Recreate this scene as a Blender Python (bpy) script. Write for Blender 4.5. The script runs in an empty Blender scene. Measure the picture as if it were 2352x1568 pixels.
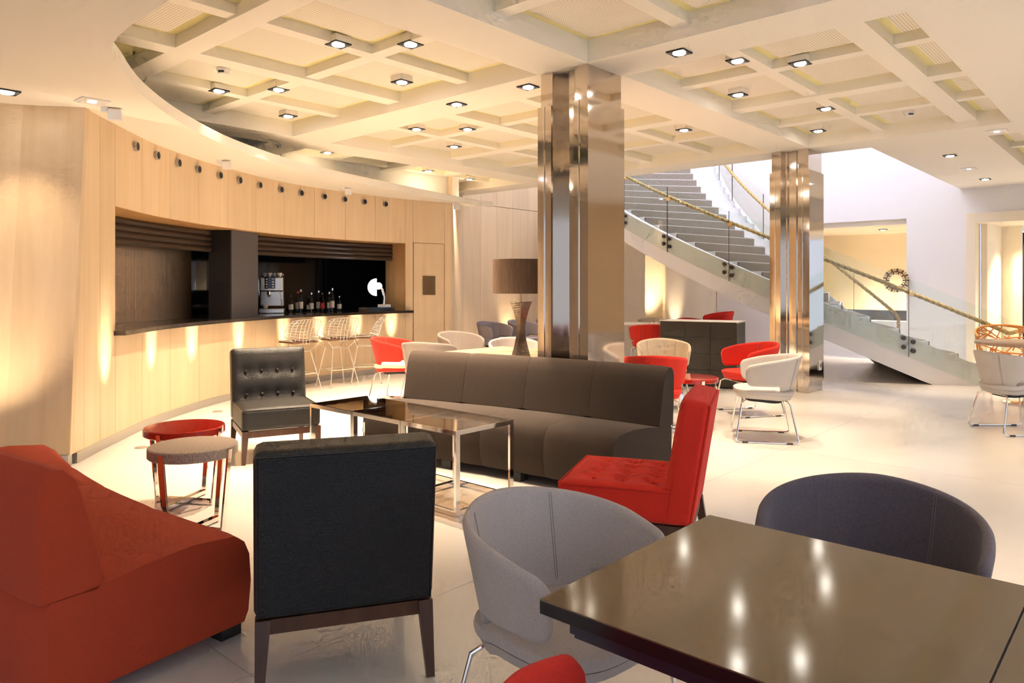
import bpy, bmesh, math, random
from mathutils import Vector, Matrix
random.seed(7)
S = bpy.context.scene
COL = S.collection
R = math.radians
ORD = ['first','second','third','fourth','fifth','sixth','seventh','eighth','ninth','tenth','eleventh','twelfth','thirteenth']

# ---------------------------------------------------------------- camera
FPX, CX, HY, EYE = 1681.0, 1176.0, 658.0, 1.40
cam_d = bpy.data.cameras.new('camera')
cam = bpy.data.objects.new('camera', cam_d); COL.objects.link(cam)
cam.location = (0, 0, EYE); cam.rotation_euler = (R(90), 0, 0)
cam_d.sensor_width = 36.0; cam_d.lens = 36.0 * FPX / 2352.0
cam_d.shift_y = -(784.0 - HY) / 2352.0
cam_d.clip_start = 0.02; cam_d.clip_end = 200
S.camera = cam
# ---------------------------------------------------------------- world and exposure
W = bpy.data.worlds.new('world'); S.world = W; W.use_nodes = True
bg = W.node_tree.nodes['Background']
bg.inputs['Color'].default_value = (0.74, 0.82, 1.0, 1); bg.inputs['Strength'].default_value = 0.33
S.view_settings.view_transform = 'Standard'; S.view_settings.look = 'None'
S.view_settings.gamma = 1.0; S.view_settings.use_curve_mapping = False
S.view_settings.exposure = 1.90
S.cycles.max_bounces = 6; S.cycles.diffuse_bounces = 4; S.cycles.glossy_bounces = 3
S.cycles.use_adaptive_sampling = True; S.cycles.adaptive_threshold = 0.08; S.cycles.adaptive_min_samples = 12
S.cycles.transparent_max_bounces = 12; S.cycles.transmission_bounces = 6
S.cycles.caustics_reflective = False; S.cycles.caustics_refractive = False
S.cycles.sample_clamp_indirect = 4.0
WARM = (1.0, 0.78, 0.55)

def area(name, loc, size, power, color, rot=(0, 0, 0)):
    d = bpy.data.lights.new(name, 'AREA'); d.shape = 'RECTANGLE'; d.size, d.size_y = size
    d.energy = power; d.color = color
    o = bpy.data.objects.new(name, d); COL.objects.link(o); o.location = loc; o.rotation_euler = rot
    return o
# daylight falling through the roof light above the stair well
area('skylight_daylight', (3.95, 13.77, 6.9), (4.4, 6.0), 95, (0.84, 0.84, 1.0), (0, 0, R(48.1)))

# ---------------------------------------------------------------- coordinates
AX = Vector((0.6681, 0.7440, 0)); BX = Vector((-0.7440, 0.6681, 0))      # the ceiling grid's two directions
O0 = Vector((0.595, 6.302, 0))
def G(a, b, z=0.0): return O0 + AX * a + BX * b + Vector((0, 0, z))
ANG_A = math.atan2(AX.y, AX.x); ANG_B = math.atan2(BX.y, BX.x)
def at(px, py, z):
    """point at height z on the sight line of a measured spot"""
    Y = (EYE - z) * FPX / (py - HY)
    return Vector(((px - CX) / FPX * Y, Y, z))
L0, L1, L2, L3 = 3.216, 3.295, 3.315, 3.37
SOF = 2.85
PA, PB, WA, WB, WS = 4.903, 4.403, 0.528, 0.534, 0.20

# ---------------------------------------------------------------- materials
MATS = {}
def mat(name, color, rough=0.5, metal=0.0, spec=0.5, emit=None, estr=0.0, noise=None, bump=None, coat=0.0, sheen=0.0):
    """noise=(scale, amount, stretch xyz) colour variation ; bump=(scale, strength, stretch)"""
    m = bpy.data.materials.new(name); m.use_nodes = True
    nt = m.node_tree; b = nt.nodes['Principled BSDF']
    b.inputs['Base Color'].default_value = (*color, 1); b.inputs['Roughness'].default_value = rough
    b.inputs['Metallic'].default_value = metal; b.inputs['Specular IOR Level'].default_value = spec
    b.inputs['Coat Weight'].default_value = coat
    b.inputs['Sheen Weight'].default_value = sheen
    if emit:
        b.inputs['Emission Color'].default_value = (*emit, 1); b.inputs['Emission Strength'].default_value = estr
    def tex(scale, stretch, detail=4):
        tc = nt.nodes.new('ShaderNodeTexCoord'); mp = nt.nodes.new('ShaderNodeMapping')
        mp.inputs['Scale'].default_value = stretch
        n = nt.nodes.new('ShaderNodeTexNoise'); n.inputs['Scale'].default_value = scale; n.inputs['Detail'].default_value = detail
        nt.links.new(tc.outputs['Object'], mp.inputs['Vector']); nt.links.new(mp.outputs['Vector'], n.inputs['Vector'])
        return n
    if noise:
        n = tex(noise[0], noise[2] if len(noise) > 2 else (1, 1, 1))
        mx = nt.nodes.new('ShaderNodeMix'); mx.data_type = 'RGBA'
        k = noise[1]
        mx.inputs[6].default_value = (*[c * (1 - k) for c in color], 1)
        mx.inputs[7].default_value = (*[min(1, c * (1 + k)) for c in color], 1)
        cr = nt.nodes.new('ShaderNodeMapRange'); cr.inputs[1].default_value = 0.3; cr.inputs[2].default_value = 0.7
        nt.links.new(n.outputs['Fac'], cr.inputs[0]); nt.links.new(cr.outputs[0], mx.inputs[0])
        nt.links.new(mx.outputs[2], b.inputs['Base Color'])
    if bump:
        n = tex(bump[0], bump[2] if len(bump) > 2 else (1, 1, 1), 2)
        bp = nt.nodes.new('ShaderNodeBump'); bp.inputs['Strength'].default_value = bump[1]; bp.inputs['Distance'].default_value = 0.01
        nt.links.new(n.outputs['Fac'], bp.inputs['Height']); nt.links.new(bp.outputs['Normal'], b.inputs['Normal'])
    MATS[name] = m
    return m

def wood(name, c1, c2, stretch, rough=0.45, vary=0.10):
    m = bpy.data.materials.new(name); m.use_nodes = True; nt = m.node_tree; b = nt.nodes['Principled BSDF']
    tc = nt.nodes.new('ShaderNodeTexCoord'); mp = nt.nodes.new('ShaderNodeMapping'); mp.inputs['Scale'].default_value = stretch
    oi = nt.nodes.new('ShaderNodeObjectInfo')
    ad = nt.nodes.new('ShaderNodeVectorMath'); ad.operation = 'ADD'
    sc = nt.nodes.new('ShaderNodeVectorMath'); sc.operation = 'SCALE'; sc.inputs[3].default_value = 9.0
    cb = nt.nodes.new('ShaderNodeCombineXYZ')
    for i in range(3): nt.links.new(oi.outputs['Random'], cb.inputs[i])
    nt.links.new(cb.outputs[0], sc.inputs[0]); nt.links.new(tc.outputs['Object'], ad.inputs[0]); nt.links.new(sc.outputs[0], ad.inputs[1])
    nt.links.new(ad.outputs[0], mp.inputs['Vector'])
    n = nt.nodes.new('ShaderNodeTexNoise'); n.inputs['Scale'].default_value = 1.0; n.inputs['Detail'].default_value = 6; n.inputs['Distortion'].default_value = 1.2
    nt.links.new(mp.outputs['Vector'], n.inputs['Vector'])
    n2 = nt.nodes.new('ShaderNodeTexNoise'); n2.inputs['Scale'].default_value = 5.0; n2.inputs['Detail'].default_value = 3
    nt.links.new(mp.outputs['Vector'], n2.inputs['Vector'])
    mm = nt.nodes.new('ShaderNodeMath'); mm.operation = 'MULTIPLY_ADD'; mm.inputs[1].default_value = 0.4
    nt.links.new(n2.outputs['Fac'], mm.inputs[0]); nt.links.new(n.outputs['Fac'], mm.inputs[2])
    mr = nt.nodes.new('ShaderNodeMapRange'); mr.inputs[1].default_value = 0.42; mr.inputs[2].default_value = 0.95
    nt.links.new(mm.outputs[0], mr.inputs[0])
    mx = nt.nodes.new('ShaderNodeMix'); mx.data_type = 'RGBA'; mx.inputs[6].default_value = (*c1, 1); mx.inputs[7].default_value = (*c2, 1)
    nt.links.new(mr.outputs[0], mx.inputs[0])
    hs = nt.nodes.new('ShaderNodeHueSaturation')
    v = nt.nodes.new('ShaderNodeMapRange'); v.inputs[3].default_value = 1 - vary; v.inputs[4].default_value = 1 + vary
    nt.links.new(oi.outputs['Random'], v.inputs[0]); nt.links.new(v.outputs[0], hs.inputs['Value'])
    nt.links.new(mx.outputs[2], hs.inputs['Color']); nt.links.new(hs.outputs[0], b.inputs['Base Color'])
    b.inputs['Roughness'].default_value = rough
    MATS[name] = m; return m

def glass(name, tint, gloss=0.9, ior=0.03):
    m = bpy.data.materials.new(name); m.use_nodes = True; nt = m.node_tree
    for n in list(nt.nodes):
        if n.type != 'OUTPUT_MATERIAL': nt.nodes.remove(n)
    out = [n for n in nt.nodes if n.type == 'OUTPUT_MATERIAL'][0]
    t = nt.nodes.new('ShaderNodeBsdfTransparent'); t.inputs[0].default_value = (*tint, 1)
    g = nt.nodes.new('ShaderNodeBsdfGlossy'); g.inputs['Roughness'].default_value = 0.02; g.inputs[0].default_value = (gloss, gloss, gloss, 1)
    lw = nt.nodes.new('ShaderNodeLayerWeight'); lw.inputs['Blend'].default_value = 0.5
    pw = nt.nodes.new('ShaderNodeMath'); pw.operation = 'POWER'; pw.inputs[1].default_value = 4.0
    f = nt.nodes.new('ShaderNodeMath'); f.operation = 'MULTIPLY_ADD'; f.inputs[1].default_value = 0.9; f.inputs[2].default_value = ior
    nt.links.new(lw.outputs['Facing'], pw.inputs[0]); nt.links.new(pw.outputs[0], f.inputs[0])
    mx = nt.nodes.new('ShaderNodeMixShader')
    nt.links.new(f.outputs[0], mx.inputs[0]); nt.links.new(t.outputs[0], mx.inputs[1]); nt.links.new(g.outputs[0], mx.inputs[2])
    nt.links.new(mx.outputs[0], out.inputs[0])
    MATS[name] = m; return m

def perforated(name, color):
    m = mat(name, color, 0.7); nt = m.node_tree; b = nt.nodes['Principled BSDF']
    tc = nt.nodes.new('ShaderNodeTexCoord'); mp = nt.nodes.new('ShaderNodeMapping'); mp.inputs['Scale'].default_value = (45, 45, 0)
    fr = nt.nodes.new('ShaderNodeVectorMath'); fr.operation = 'FRACTION'
    sb = nt.nodes.new('ShaderNodeVectorMath'); sb.operation = 'SUBTRACT'; sb.inputs[1].default_value = (.5, .5, 0)
    ln = nt.nodes.new('ShaderNodeVectorMath'); ln.operation = 'LENGTH'
    mr = nt.nodes.new('ShaderNodeMapRange'); mr.inputs[1].default_value = 0.24; mr.inputs[2].default_value = 0.34
    mx = nt.nodes.new('ShaderNodeMix'); mx.data_type = 'RGBA'
    mx.inputs[6].default_value = (color[0] * .62, color[1] * .55, color[2] * .45, 1); mx.inputs[7].default_value = (*color, 1)
    L = nt.links.new
    L(tc.outputs['Object'], mp.inputs[0]); L(mp.outputs[0], fr.inputs[0]); L(fr.outputs[0], sb.inputs[0]); L(sb.outputs[0], ln.inputs[0])
    L(ln.outputs['Value'], mr.inputs[0]); L(mr.outputs[0], mx.inputs[0]); L(mx.outputs[2], b.inputs['Base Color'])
    return m

mat('floor', (0.80, 0.765, 0.70), 0.22, noise=(1.2, 0.04), bump=(6, 0.03), spec=0.5)
mat('floor_joint', (0.74, 0.70, 0.64), 0.4)
mat('plaster', (0.93, 0.88, 0.78), 0.75)
mat('plaster_white', (0.86, 0.84, 0.83), 0.75)
mat('plaster_cream', (0.90, 0.80, 0.62), 0.75)
mat('cove', (0.93, 0.84, 0.42), 0.7)
mat('seam_thread', (0.24, 0.21, 0.21), 0.9)
mat('wire', (0.88, 0.83, 0.74), 0.25, 0.55)
perforated('perforated', (0.93, 0.88, 0.77))
wood('oak', (0.70, 0.505, 0.305), (0.775, 0.598, 0.39), (5.0, 5.0, 0.35), 0.42, 0.05)
wood('oak_dark', (0.42, 0.21, 0.075), (0.58, 0.33, 0.13), (5.0, 5.0, 0.35))
wood('walnut', (0.045, 0.016, 0.008), (0.10, 0.04, 0.018), (6, 6, 1.0), 0.35)
wood('table_wood', (0.46, 0.29, 0.17), (0.58, 0.39, 0.25), (1.0, 8.0, 4.0), 0.3)
mat('steel_trim', (0.50, 0.47, 0.43), 0.35, 0.7)
mat('chrome', (0.86, 0.83, 0.79), 0.07, 1.0)
mat('chrome_column', (0.66, 0.60, 0.54), 0.07, 1.0, bump=(1.6, 0.10, (1, 1, 0.6)))
mat('bronze', (0.20, 0.165, 0.13), 0.28, 0.9, noise=(30, 0.25))
mat('bronze_mirror', (0.40, 0.31, 0.21), 0.16, 1.0, bump=(3, 0.05, (3, 3, 0.2)))
mat('cabinet_body', (0.12, 0.10, 0.08), 0.5)
mat('cabinet_panel', (0.040, 0.032, 0.025), 0.22)
mat('bronze_screen', (0.66, 0.50, 0.34), 0.34, 1.0, bump=(4, 0.15, (8, 8, 0.15)))
mat('black_gloss', (0.006, 0.006, 0.008), 0.08)
mat('black_matte', (0.012, 0.011, 0.012), 0.5)
mat('dark_grey_panel', (0.085, 0.075, 0.075), 0.45)
mat('shutter', (0.075, 0.052, 0.038), 0.38, 0.3)
mat('bar_top', (0.030, 0.022, 0.018), 0.12, coat=0.3)
mat('table_top', (0.165, 0.108, 0.056), 0.10, spec=0.8)
mat('table_edge', (0.010, 0.008, 0.012), 0.35)
mat('apron', (0.035, 0.030, 0.055), 0.4)
mat('red_fabric', (0.70, 0.024, 0.010), 0.9, noise=(380, 0.14), bump=(420, 0.2), sheen=0.05)
mat('red_sofa_fabric', (0.46, 0.050, 0.013), 0.9, noise=(320, 0.12), bump=(420, 0.2), sheen=0.03)
mat('charcoal_fabric', (0.036, 0.0215, 0.0135), 0.95, noise=(70, 0.16, (1, 1, 2)), bump=(260, 0.2), sheen=0.08)
mat('black_leather', (0.019, 0.016, 0.013), 0.42, bump=(190, 0.35), noise=(100, 0.25))
mat('black_weave', (0.008, 0.0078, 0.0095), 0.6, bump=(220, 0.6), noise=(140, 0.3))
mat('grey_fabric', (0.50, 0.44, 0.41), 0.92, noise=(140, 0.08), bump=(300, 0.1), sheen=0.1)
mat('white_fabric', (0.54, 0.50, 0.47), 0.9, noise=(120, 0.06), bump=(300, 0.1))
mat('cream_fabric', (0.72, 0.60, 0.45), 0.9, noise=(120, 0.06))
mat('navy_fabric', (0.105, 0.086, 0.105), 0.92, noise=(120, 0.15), bump=(300, 0.15), sheen=0.15)
mat('slate_fabric', (0.28, 0.245, 0.265), 0.92, noise=(120, 0.1))
mat('warm_grey_fabric', (0.27, 0.225, 0.20), 0.92, noise=(120, 0.1))
mat('red_lacquer', (0.42, 0.018, 0.010), 0.10, coat=0.5)
mat('granite', (0.42, 0.33, 0.265), 0.55, noise=(160, 0.55))
mat('carpet', (0.33, 0.285, 0.235), 0.95, noise=(90, 0.3), bump=(200, 0.4))
mat('stair_white', (0.86, 0.85, 0.86), 0.5)
mat('rope', (0.56, 0.40, 0.16), 0.6, 0.25, noise=(60, 0.35))
mat('brass', (0.72, 0.47, 0.20), 0.25, 0.9)
mat('bolt', (0.10, 0.08, 0.065), 0.3, 0.9)
mat('shade', (0.135, 0.080, 0.048), 0.9, noise=(150, 0.3, (1, 1, 0.05)))
mat('wicker', (0.72, 0.31, 0.07), 0.5)
mat('lamp_glow', (1, 1, 1), 0.4, emit=(1.0, 0.93, 0.80), estr=14)
mat('led_glow', (1, 1, 1), 0.4, emit=(0.75, 0.80, 1.0), estr=4)
mat('sign_glow', (1, 1, 1), 0.3, emit=(0.95, 0.97, 1.0), estr=2.2)
mat('uplight_glow', (1, 1, 1), 0.3, emit=(1.0, 0.92, 0.75), estr=7)
mat('white_plastic', (0.82, 0.80, 0.78), 0.35)
mat('porcelain', (0.88, 0.86, 0.82), 0.2)
mat('steel_machine', (0.62, 0.58, 0.52), 0.25, 0.85)
mat('sign_red', (0.62, 0.015, 0.02), 0.4)
mat('dark_wood_block', (0.16, 0.075, 0.035), 0.5, noise=(40, 0.4))
mat('hedge_green', (0.07, 0.12, 0.06), 0.8, noise=(8, 0.6))
glass('clear_glass', (0.975, 0.99, 0.975))
glass('stringer_glass', (0.945, 0.975, 0.955))
glass('smoked_glass', (0.62, 0.50, 0.37), 1.0, 0.07)
glass('bottle_clear', (0.75, 0.80, 0.78))
glass('bottle_amber', (0.60, 0.28, 0.08))
mat('label_white', (0.8, 0.78, 0.7), 0.6)
mat('label_red', (0.5, 0.03, 0.03), 0.6)

for k_ in ('lamp_glow', 'uplight_glow', 'led_glow'): MATS[k_].cycles.emission_sampling = 'NONE'     # their beams are lamps of their own
# ---------------------------------------------------------------- builders
def obj(name, bm, m, parent=None, smooth=False, loc=None, rot=None):
    me = bpy.data.meshes.new(name)
    bmesh.ops.recalc_face_normals(bm, faces=bm.faces)
    bm.to_mesh(me); bm.free()
    for mm in (m if isinstance(m, (list, tuple)) else [m]): me.materials.append(MATS[mm])
    if smooth:
        for p in me.polygons: p.use_smooth = True
        if smooth != 'full': 
            try: me.set_sharp_from_angle(angle=R(40))
            except Exception: pass
    o = bpy.data.objects.new(name, me); COL.objects.link(o)
    if parent: o.parent = parent
    if loc is not None: o.location = loc
    if rot is not None: o.rotation_euler = rot
    return o
def tag(o, label, cat, group=None, kind=None):
    o['label'] = label; o['category'] = cat
    if group: o['group'] = group
    if kind: o['kind'] = kind
    return o
def thing(name, label, cat, loc=(0, 0, 0), rz=0.0, group=None):
    o = bpy.data.objects.new(name, None); COL.objects.link(o); o.empty_display_size = 0.1
    o.location = loc; o.rotation_euler = (0, 0, rz)
    return tag(o, label, cat, group)
def struct(o, label=None):
    o['kind'] = 'structure'
    if label: o['label'] = label
    return o
def copy_tree(o, parent=None):
    c = o.copy(); COL.objects.link(c)
    if parent: c.parent = parent
    for ch in list(o.children): copy_tree(ch, c)
    return c
def put(proto, used, loc, rz, label, group=None, mats=None):
    o = proto if not used[0] else copy_tree(proto)
    used[0] = True
    o.location = loc; o.rotation_euler = (0, 0, rz); o['label'] = label
    if group: o['group'] = group
    return o
NB = bmesh.new
def box(bm, c, s, rz=0.0, bev=0.0, seg=2, M=None):
    r = bmesh.ops.create_cube(bm, size=1.0)
    vs = r['verts']
    bmesh.ops.scale(bm, vec=s, verts=vs)
    if bev:
        es = list({e for v in vs for e in v.link_edges})
        rr = bmesh.ops.bevel(bm, geom=es, offset=bev, segments=seg, profile=0.5, affect='EDGES')
        vs = list({v for f in rr['faces'] for v in f.verts} | {v for v in vs if v.is_valid})
    T = Matrix.Translation(Vector(c)) @ Matrix.Rotation(rz, 4, 'Z')
    if M is not None: T = M @ T
    bmesh.ops.transform(bm, matrix=T, verts=vs)
    return vs
def bxo(name, c, s, m, parent=None, rz=0.0, bev=0.0, smooth=False):
    bm = NB(); box(bm, (0, 0, 0), s, 0, bev)
    return obj(name, bm, m, parent, smooth, c, (0, 0, rz))
def tube(bm, pts, r, n=8, closed=False, caps=True):
    pts = [Vector(p) for p in pts]; rings = []
    N = len(pts)
    prev = None
    for i, p in enumerate(pts):
        if closed: t = (pts[(i + 1) % N] - pts[i - 1])
        else: t = pts[min(i + 1, N - 1)] - pts[max(i - 1, 0)]
        t.normalize()
        if prev is None:
            u = t.orthogonal().normalized()
        else:
            u = (prev - t * prev.dot(t)).normalized()
        prev = u; v = t.cross(u)
        rr = r[i] if isinstance(r, (list, tuple)) else r
        rings.append([bm.verts.new(p + (u * math.cos(2 * math.pi * k / n) + v * math.sin(2 * math.pi * k / n)) * rr) for k in range(n)])
    for i in range(N if closed else N - 1):
        a, b = rings[i], rings[(i + 1) % N]
        for k in range(n): bm.faces.new((a[k], a[(k + 1) % n], b[(k + 1) % n], b[k]))
    if caps and not closed:
        bm.faces.new(rings[0][::-1]); bm.faces.new(rings[-1])
def rope(bm, pts, r, pitch=0.09, n=9):
    """three-strand twisted rope"""
    dense = []
    pts = [Vector(p) for p in pts]
    for i in range(len(pts) - 1):
        k = max(1, int((pts[i + 1] - pts[i]).length / 0.022))
        for j in range(k): dense.append(pts[i].lerp(pts[i + 1], j / k))
    dense.append(pts[-1])
    rings = []; prev = None; s = 0.0
    for i, p in enumerate(dense):
        t = (dense[min(i + 1, len(dense) - 1)] - dense[max(i - 1, 0)]).normalized()
        u = t.orthogonal().normalized() if prev is None else (prev - t * prev.dot(t)).normalized()
        prev = u; v = t.cross(u)
        if i: s += (p - dense[i - 1]).length
        ring = []
        for k in range(n):
            a = 2 * math.pi * k / n
            rr = r * (0.78 + 0.30 * abs(math.cos(1.5 * a)))
            aa = a + 2 * math.pi * s / (pitch * 3)
            ring.append(bm.verts.new(p + (u * math.cos(aa) + v * math.sin(aa)) * rr))
        rings.append(ring)
    for a, b in zip(rings, rings[1:]):
        for k in range(n): bm.faces.new((a[k], a[(k + 1) % n], b[(k + 1) % n], b[k]))
    bm.faces.new(rings[0][::-1]); bm.faces.new(rings[-1])
def lathe(bm, prof, n=32, c=(0, 0, 0)):
    rings = []
    for (r, z) in prof:
        if r < 1e-5: rings.append([bm.verts.new((c[0], c[1], c[2] + z))])
        else: rings.append([bm.verts.new((c[0] + r * math.cos(2 * math.pi * k / n), c[1] + r * math.sin(2 * math.pi * k / n), c[2] + z)) for k in range(n)])
    for a, b in zip(rings, rings[1:]):
        for k in range(n):
            k2 = (k + 1) % n
            if len(a) == 1 and len(b) == 1: continue
            if len(a) == 1: bm.faces.new((a[0], b[k2], b[k]))
            elif len(b) == 1: bm.faces.new((a[k], a[k2], b[0]))
            else: bm.faces.new((a[k], a[k2], b[k2], b[k]))
    if len(rings[0]) > 1: bm.faces.new(rings[0][::-1])
    if len(rings[-1]) > 1: bm.faces.new(rings[-1])
def prism(bm, poly, z0, z1):
    a = [bm.verts.new((x, y, z0)) for x, y in poly]; b = [bm.verts.new((x, y, z1)) for x, y in poly]
    n = len(poly)
    for i in range(n): bm.faces.new((a[i], a[(i + 1) % n], b[(i + 1) % n], b[i]))
    bm.faces.new(a[::-1]); bm.faces.new(b)
def grid_solid(bm, P, Q, closeu=False):
    """P, Q: two equal grids of points (inner / outer side); makes a closed slab between them"""
    nu, nv = len(P), len(P[0])
    p = [[bm.verts.new(v) for v in row] for row in P]; q = [[bm.verts.new(v) for v in row] for row in Q]
    for i in range(nu - 1):
        for j in range(nv - 1):
            bm.faces.new((p[i][j], p[i + 1][j], p[i + 1][j + 1], p[i][j + 1]))
            bm.faces.new((q[i][j], q[i][j + 1], q[i + 1][j + 1], q[i + 1][j]))
    for i in range(nu - 1):
        for j in (0, nv - 1): bm.faces.new((p[i][j], p[i + 1][j], q[i + 1][j], q[i][j]))
    for j in range(nv - 1):
        for i in (0, nu - 1): bm.faces.new((p[i][j], p[i][j + 1], q[i][j + 1], q[i][j]))
def cushion(w, d, h, r=0.03, n=14, top=0.012, tufts=(), depth=0.02, tr=0.07, face='z', side=0.0):
    """rounded box centred on the origin; the +z face bulges and is pulled in at the tufts"""
    bm = NB()
    bmesh.ops.create_cube(bm, size=1.0)
    bmesh.ops.subdivide_edges(bm, edges=bm.edges[:], cuts=n, use_grid_fill=True)
    hw, hd, hh = w / 2, d / 2, h / 2
    for v in bm.verts:
        # even distribution with dense edges
        q = Vector((v.co.x * 2 * hw, v.co.y * 2 * hd, v.co.z * 2 * hh))
        c = Vector((max(-hw + r, min(hw - r, q.x)), max(-hd + r, min(hd - r, q.y)), max(-hh + r, min(hh - r, q.z))))
        dlt = q - c
        if dlt.length > 1e-9:
            k = max(abs(dlt.x), abs(dlt.y), abs(dlt.z))
            q = c + dlt.normalized() * min(r, k if k > 0 else 0) if dlt.length > r else q
        fx, fy = 1 - (v.co.x * 2) ** 2, 1 - (v.co.y * 2) ** 2
        if v.co.z > 0.4999:
            q.z += top * math.sqrt(max(0, fx * fy))
            for (tx, ty) in tufts:
                dd = math.hypot(q.x - tx, q.y - ty)
                q.z -= depth * math.exp(-(dd / tr) ** 2)
        if side and abs(v.co.z) < 0.4999:
            q.x += math.copysign(side * (1 - (v.co.z * 2) ** 2), q.x) if abs(v.co.x) > 0.4999 else 0
            q.y += math.copysign(side * (1 - (v.co.z * 2) ** 2), q.y) if abs(v.co.y) > 0.4999 else 0
        v.co = q
    return bm

# ================================================================= SETTING
# ---- floor: pale seamless screed in large bays
base = bxo('floor', (1.5, 8.5, -0.06), (24, 26, 0.10), 'floor_joint'); struct(base, 'pale glossy cream screed floor in large bays')
for i in range(-3, 4):
    for j in range(-3, 4):
        bm = NB(); box(bm, (0, 0, 0), (PA - 0.003, PB - 0.003, 0.012))
        c = G(-1.3 + i * PA, 0.9 + j * PB, -0.006)
        if -11 < c.x < 14 and -5 < c.y < 22:
            obj('floor_bay', bm, 'floor', base, False, c - base.location, (0, 0, ANG_A))

# ---- bar wall: curved oak veneer
WP = [(-3.45, 5.80), (-3.54, 6.5), (-3.63, 7.6), (-3.50, 8.9), (-3.06, 10.4), (-2.02, 11.92), (-1.05, 12.72)]
def catmull(pts, k=24):
    out = []
    P = [Vector((*p, 0)) for p in pts]
    P = [P[0] * 2 - P[1]] + P + [P[-1] * 2 - P[-2]]
    for i in range(1, len(P) - 2):
        for j in range(k):
            t = j / k
            a, b, c, d = P[i - 1], P[i], P[i + 1], P[i + 2]
            out.append(0.5 * ((2 * b) + (c - a) * t + (2 * a - 5 * b + 4 * c - d) * t * t + (3 * b - a - 3 * c + d) * t ** 3))
    out.append(P[-2]); return out
CURVE = catmull(WP)
ARC = [0.0]
for a_, b_ in zip(CURVE, CURVE[1:]): ARC.append(ARC[-1] + (b_ - a_).length)
SL = ARC[-1]
def wc(s, off=0.0, z=0.0):
    """point on the bar wall at arc length s, off = metres behind the wall face"""
    if s <= 0: i, t = 0, s / (ARC[1])
    elif s >= SL: i = len(ARC) - 2; t = (s - ARC[i]) / (ARC[i + 1] - ARC[i])
    else:
        i = max(k for k in range(len(ARC) - 1) if ARC[k] <= s); t = (s - ARC[i]) / (ARC[i + 1] - ARC[i])
    p = CURVE[i] + (CURVE[i + 1] - CURVE[i]) * t
    i0, i1 = max(0, i - 3), min(len(CURVE) - 1, i + 4)
    tg = (CURVE[i1] - CURVE[i0]).normalized(); nrm = Vector((-tg.y, tg.x, 0))
    return p + nrm * off + Vector((0, 0, z))
def s_at_ray(px):
    k = (px - CX) / FPX
    best = min(range(len(CURVE)), key=lambda i: abs(CURVE[i].x / CURVE[i].y - k))
    return ARC[best]
SB0, SB1 = s_at_ray(266), s_at_ray(930)
SD0, SD1 = s_at_ray(951), s_at_ray(1022)
def curved_slab(name, s0, s1, z0, z1, o0, o1, m, parent=None, n=None):
    n = n or max(2, int((s1 - s0) / 0.15) + 1)
    bm = NB()
    ss = [s0 + (s1 - s0) * i / n for i in range(n + 1)]
    P = [[wc(s, o0, z0), wc(s, o0, z1)] for s in ss]; Q = [[wc(s, o1, z0), wc(s, o1, z1)] for s in ss]
    grid_solid(bm, P, Q)
    return obj(name, bm, m, parent)
BAR_Z0, BAR_Z1 = 0.965, 2.12
wall_bar = struct(curved_slab('wall_bar', 0.2, SB0, 0, SOF + .1, 0.06, 0.16, 'oak_dark'), 'curved light oak veneer wall around the bar opening')
g = 0.0025
def panels(s0, s1, z0, z1, wtarget):
    n = max(1, round((s1 - s0) / wtarget))
    for i in range(n):
        a, b = s0 + (s1 - s0) * i / n, s0 + (s1 - s0) * (i + 1) / n
        curved_slab('veneer_panel', a + g, b - g, z0, z1, 0.0, 0.045, 'oak', wall_bar)
panels(0.13, SB0, 0.085, SOF + .02, 0.40)
bm = NB(); q_ = wc(.128)
P = [[Vector((-3.452, 5.715, 0.085)), Vector((-3.462, 5.925, SOF + .02))], [Vector((q_.x, q_.y + .0, 0.085)), Vector((q_.x, q_.y + .005, SOF + .02))]]
grid_solid(bm, P, [[v + Vector((-.03, .0, 0)) for v in r] for r in P]); obj('veneer_panel', bm, 'oak', wall_bar)
panels(SB0, SB1, 0.085, BAR_Z0 - .005, 0.62)
panels(SB0, SB1, BAR_Z1, SOF + .02, 0.62)
panels(SB1, SD0 - .01, 0.085, SOF + .02, 0.6)
panels(SD1 + .01, SL, 0.085, SOF + .02, 0.25)
panels(SD0 - .01, SD1 + .01, 2.14, SOF + .02, 0.6)
curved_slab('opening_lining', SB0 - .02, SB1 + .02, BAR_Z1 - .004, BAR_Z1 + .03, 0.006, 0.55, 'oak_dark', wall_bar)
curved_slab('opening_jamb', SB1, SB1 + .03, BAR_Z0, BAR_Z1, 0.002, 0.62, 'oak_dark', wall_bar, 2)
curved_slab('opening_jamb', SB0 - .03, SB0, BAR_Z0, BAR_Z1, 0.002, 0.62, 'oak_dark', wall_bar, 2)
curved_slab('opening_base', SB0, SL, 0, BAR_Z0 - .01, 0.06, 0.16, 'black_matte', wall_bar)
bb = struct(curved_slab('baseboard_left', 0.0, SD0, 0, 0.085, -0.004, 0.03, 'steel_trim'), 'brushed grey metal baseboard under the oak bar wall')
# flush oak door with a little window
dr = struct(curved_slab('door_1', SD0, SD1, 0.02, 2.13, 0.004, 0.045, 'oak', None, 4), 'flush oak door with small square window beyond the bar')
dm = wc((SD0 + SD1) / 2, -.002)
dt = (wc(SD1) - wc(SD0)).normalized(); dang = math.atan2(dt.y, dt.x)
bxo('vision_panel', (dm.x, dm.y, 1.42), (0.24, 0.012, 0.32), 'bronze_mirror', dr, dang)
curved_slab('door_gap', SD0 - .012, SD0 - .001, 0.0, 2.14, 0.0, 0.02, 'black_matte', dr, 1)
curved_slab('door_gap', SD1 + .001, SD1 + .008, 0.0, 2.14, 0.0, 0.02, 'oak_dark', dr, 1)
curved_slab('door_gap', SD0, SD1, 2.13, 2.138, 0.0, 0.02, 'oak_dark', dr, 4)

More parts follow.
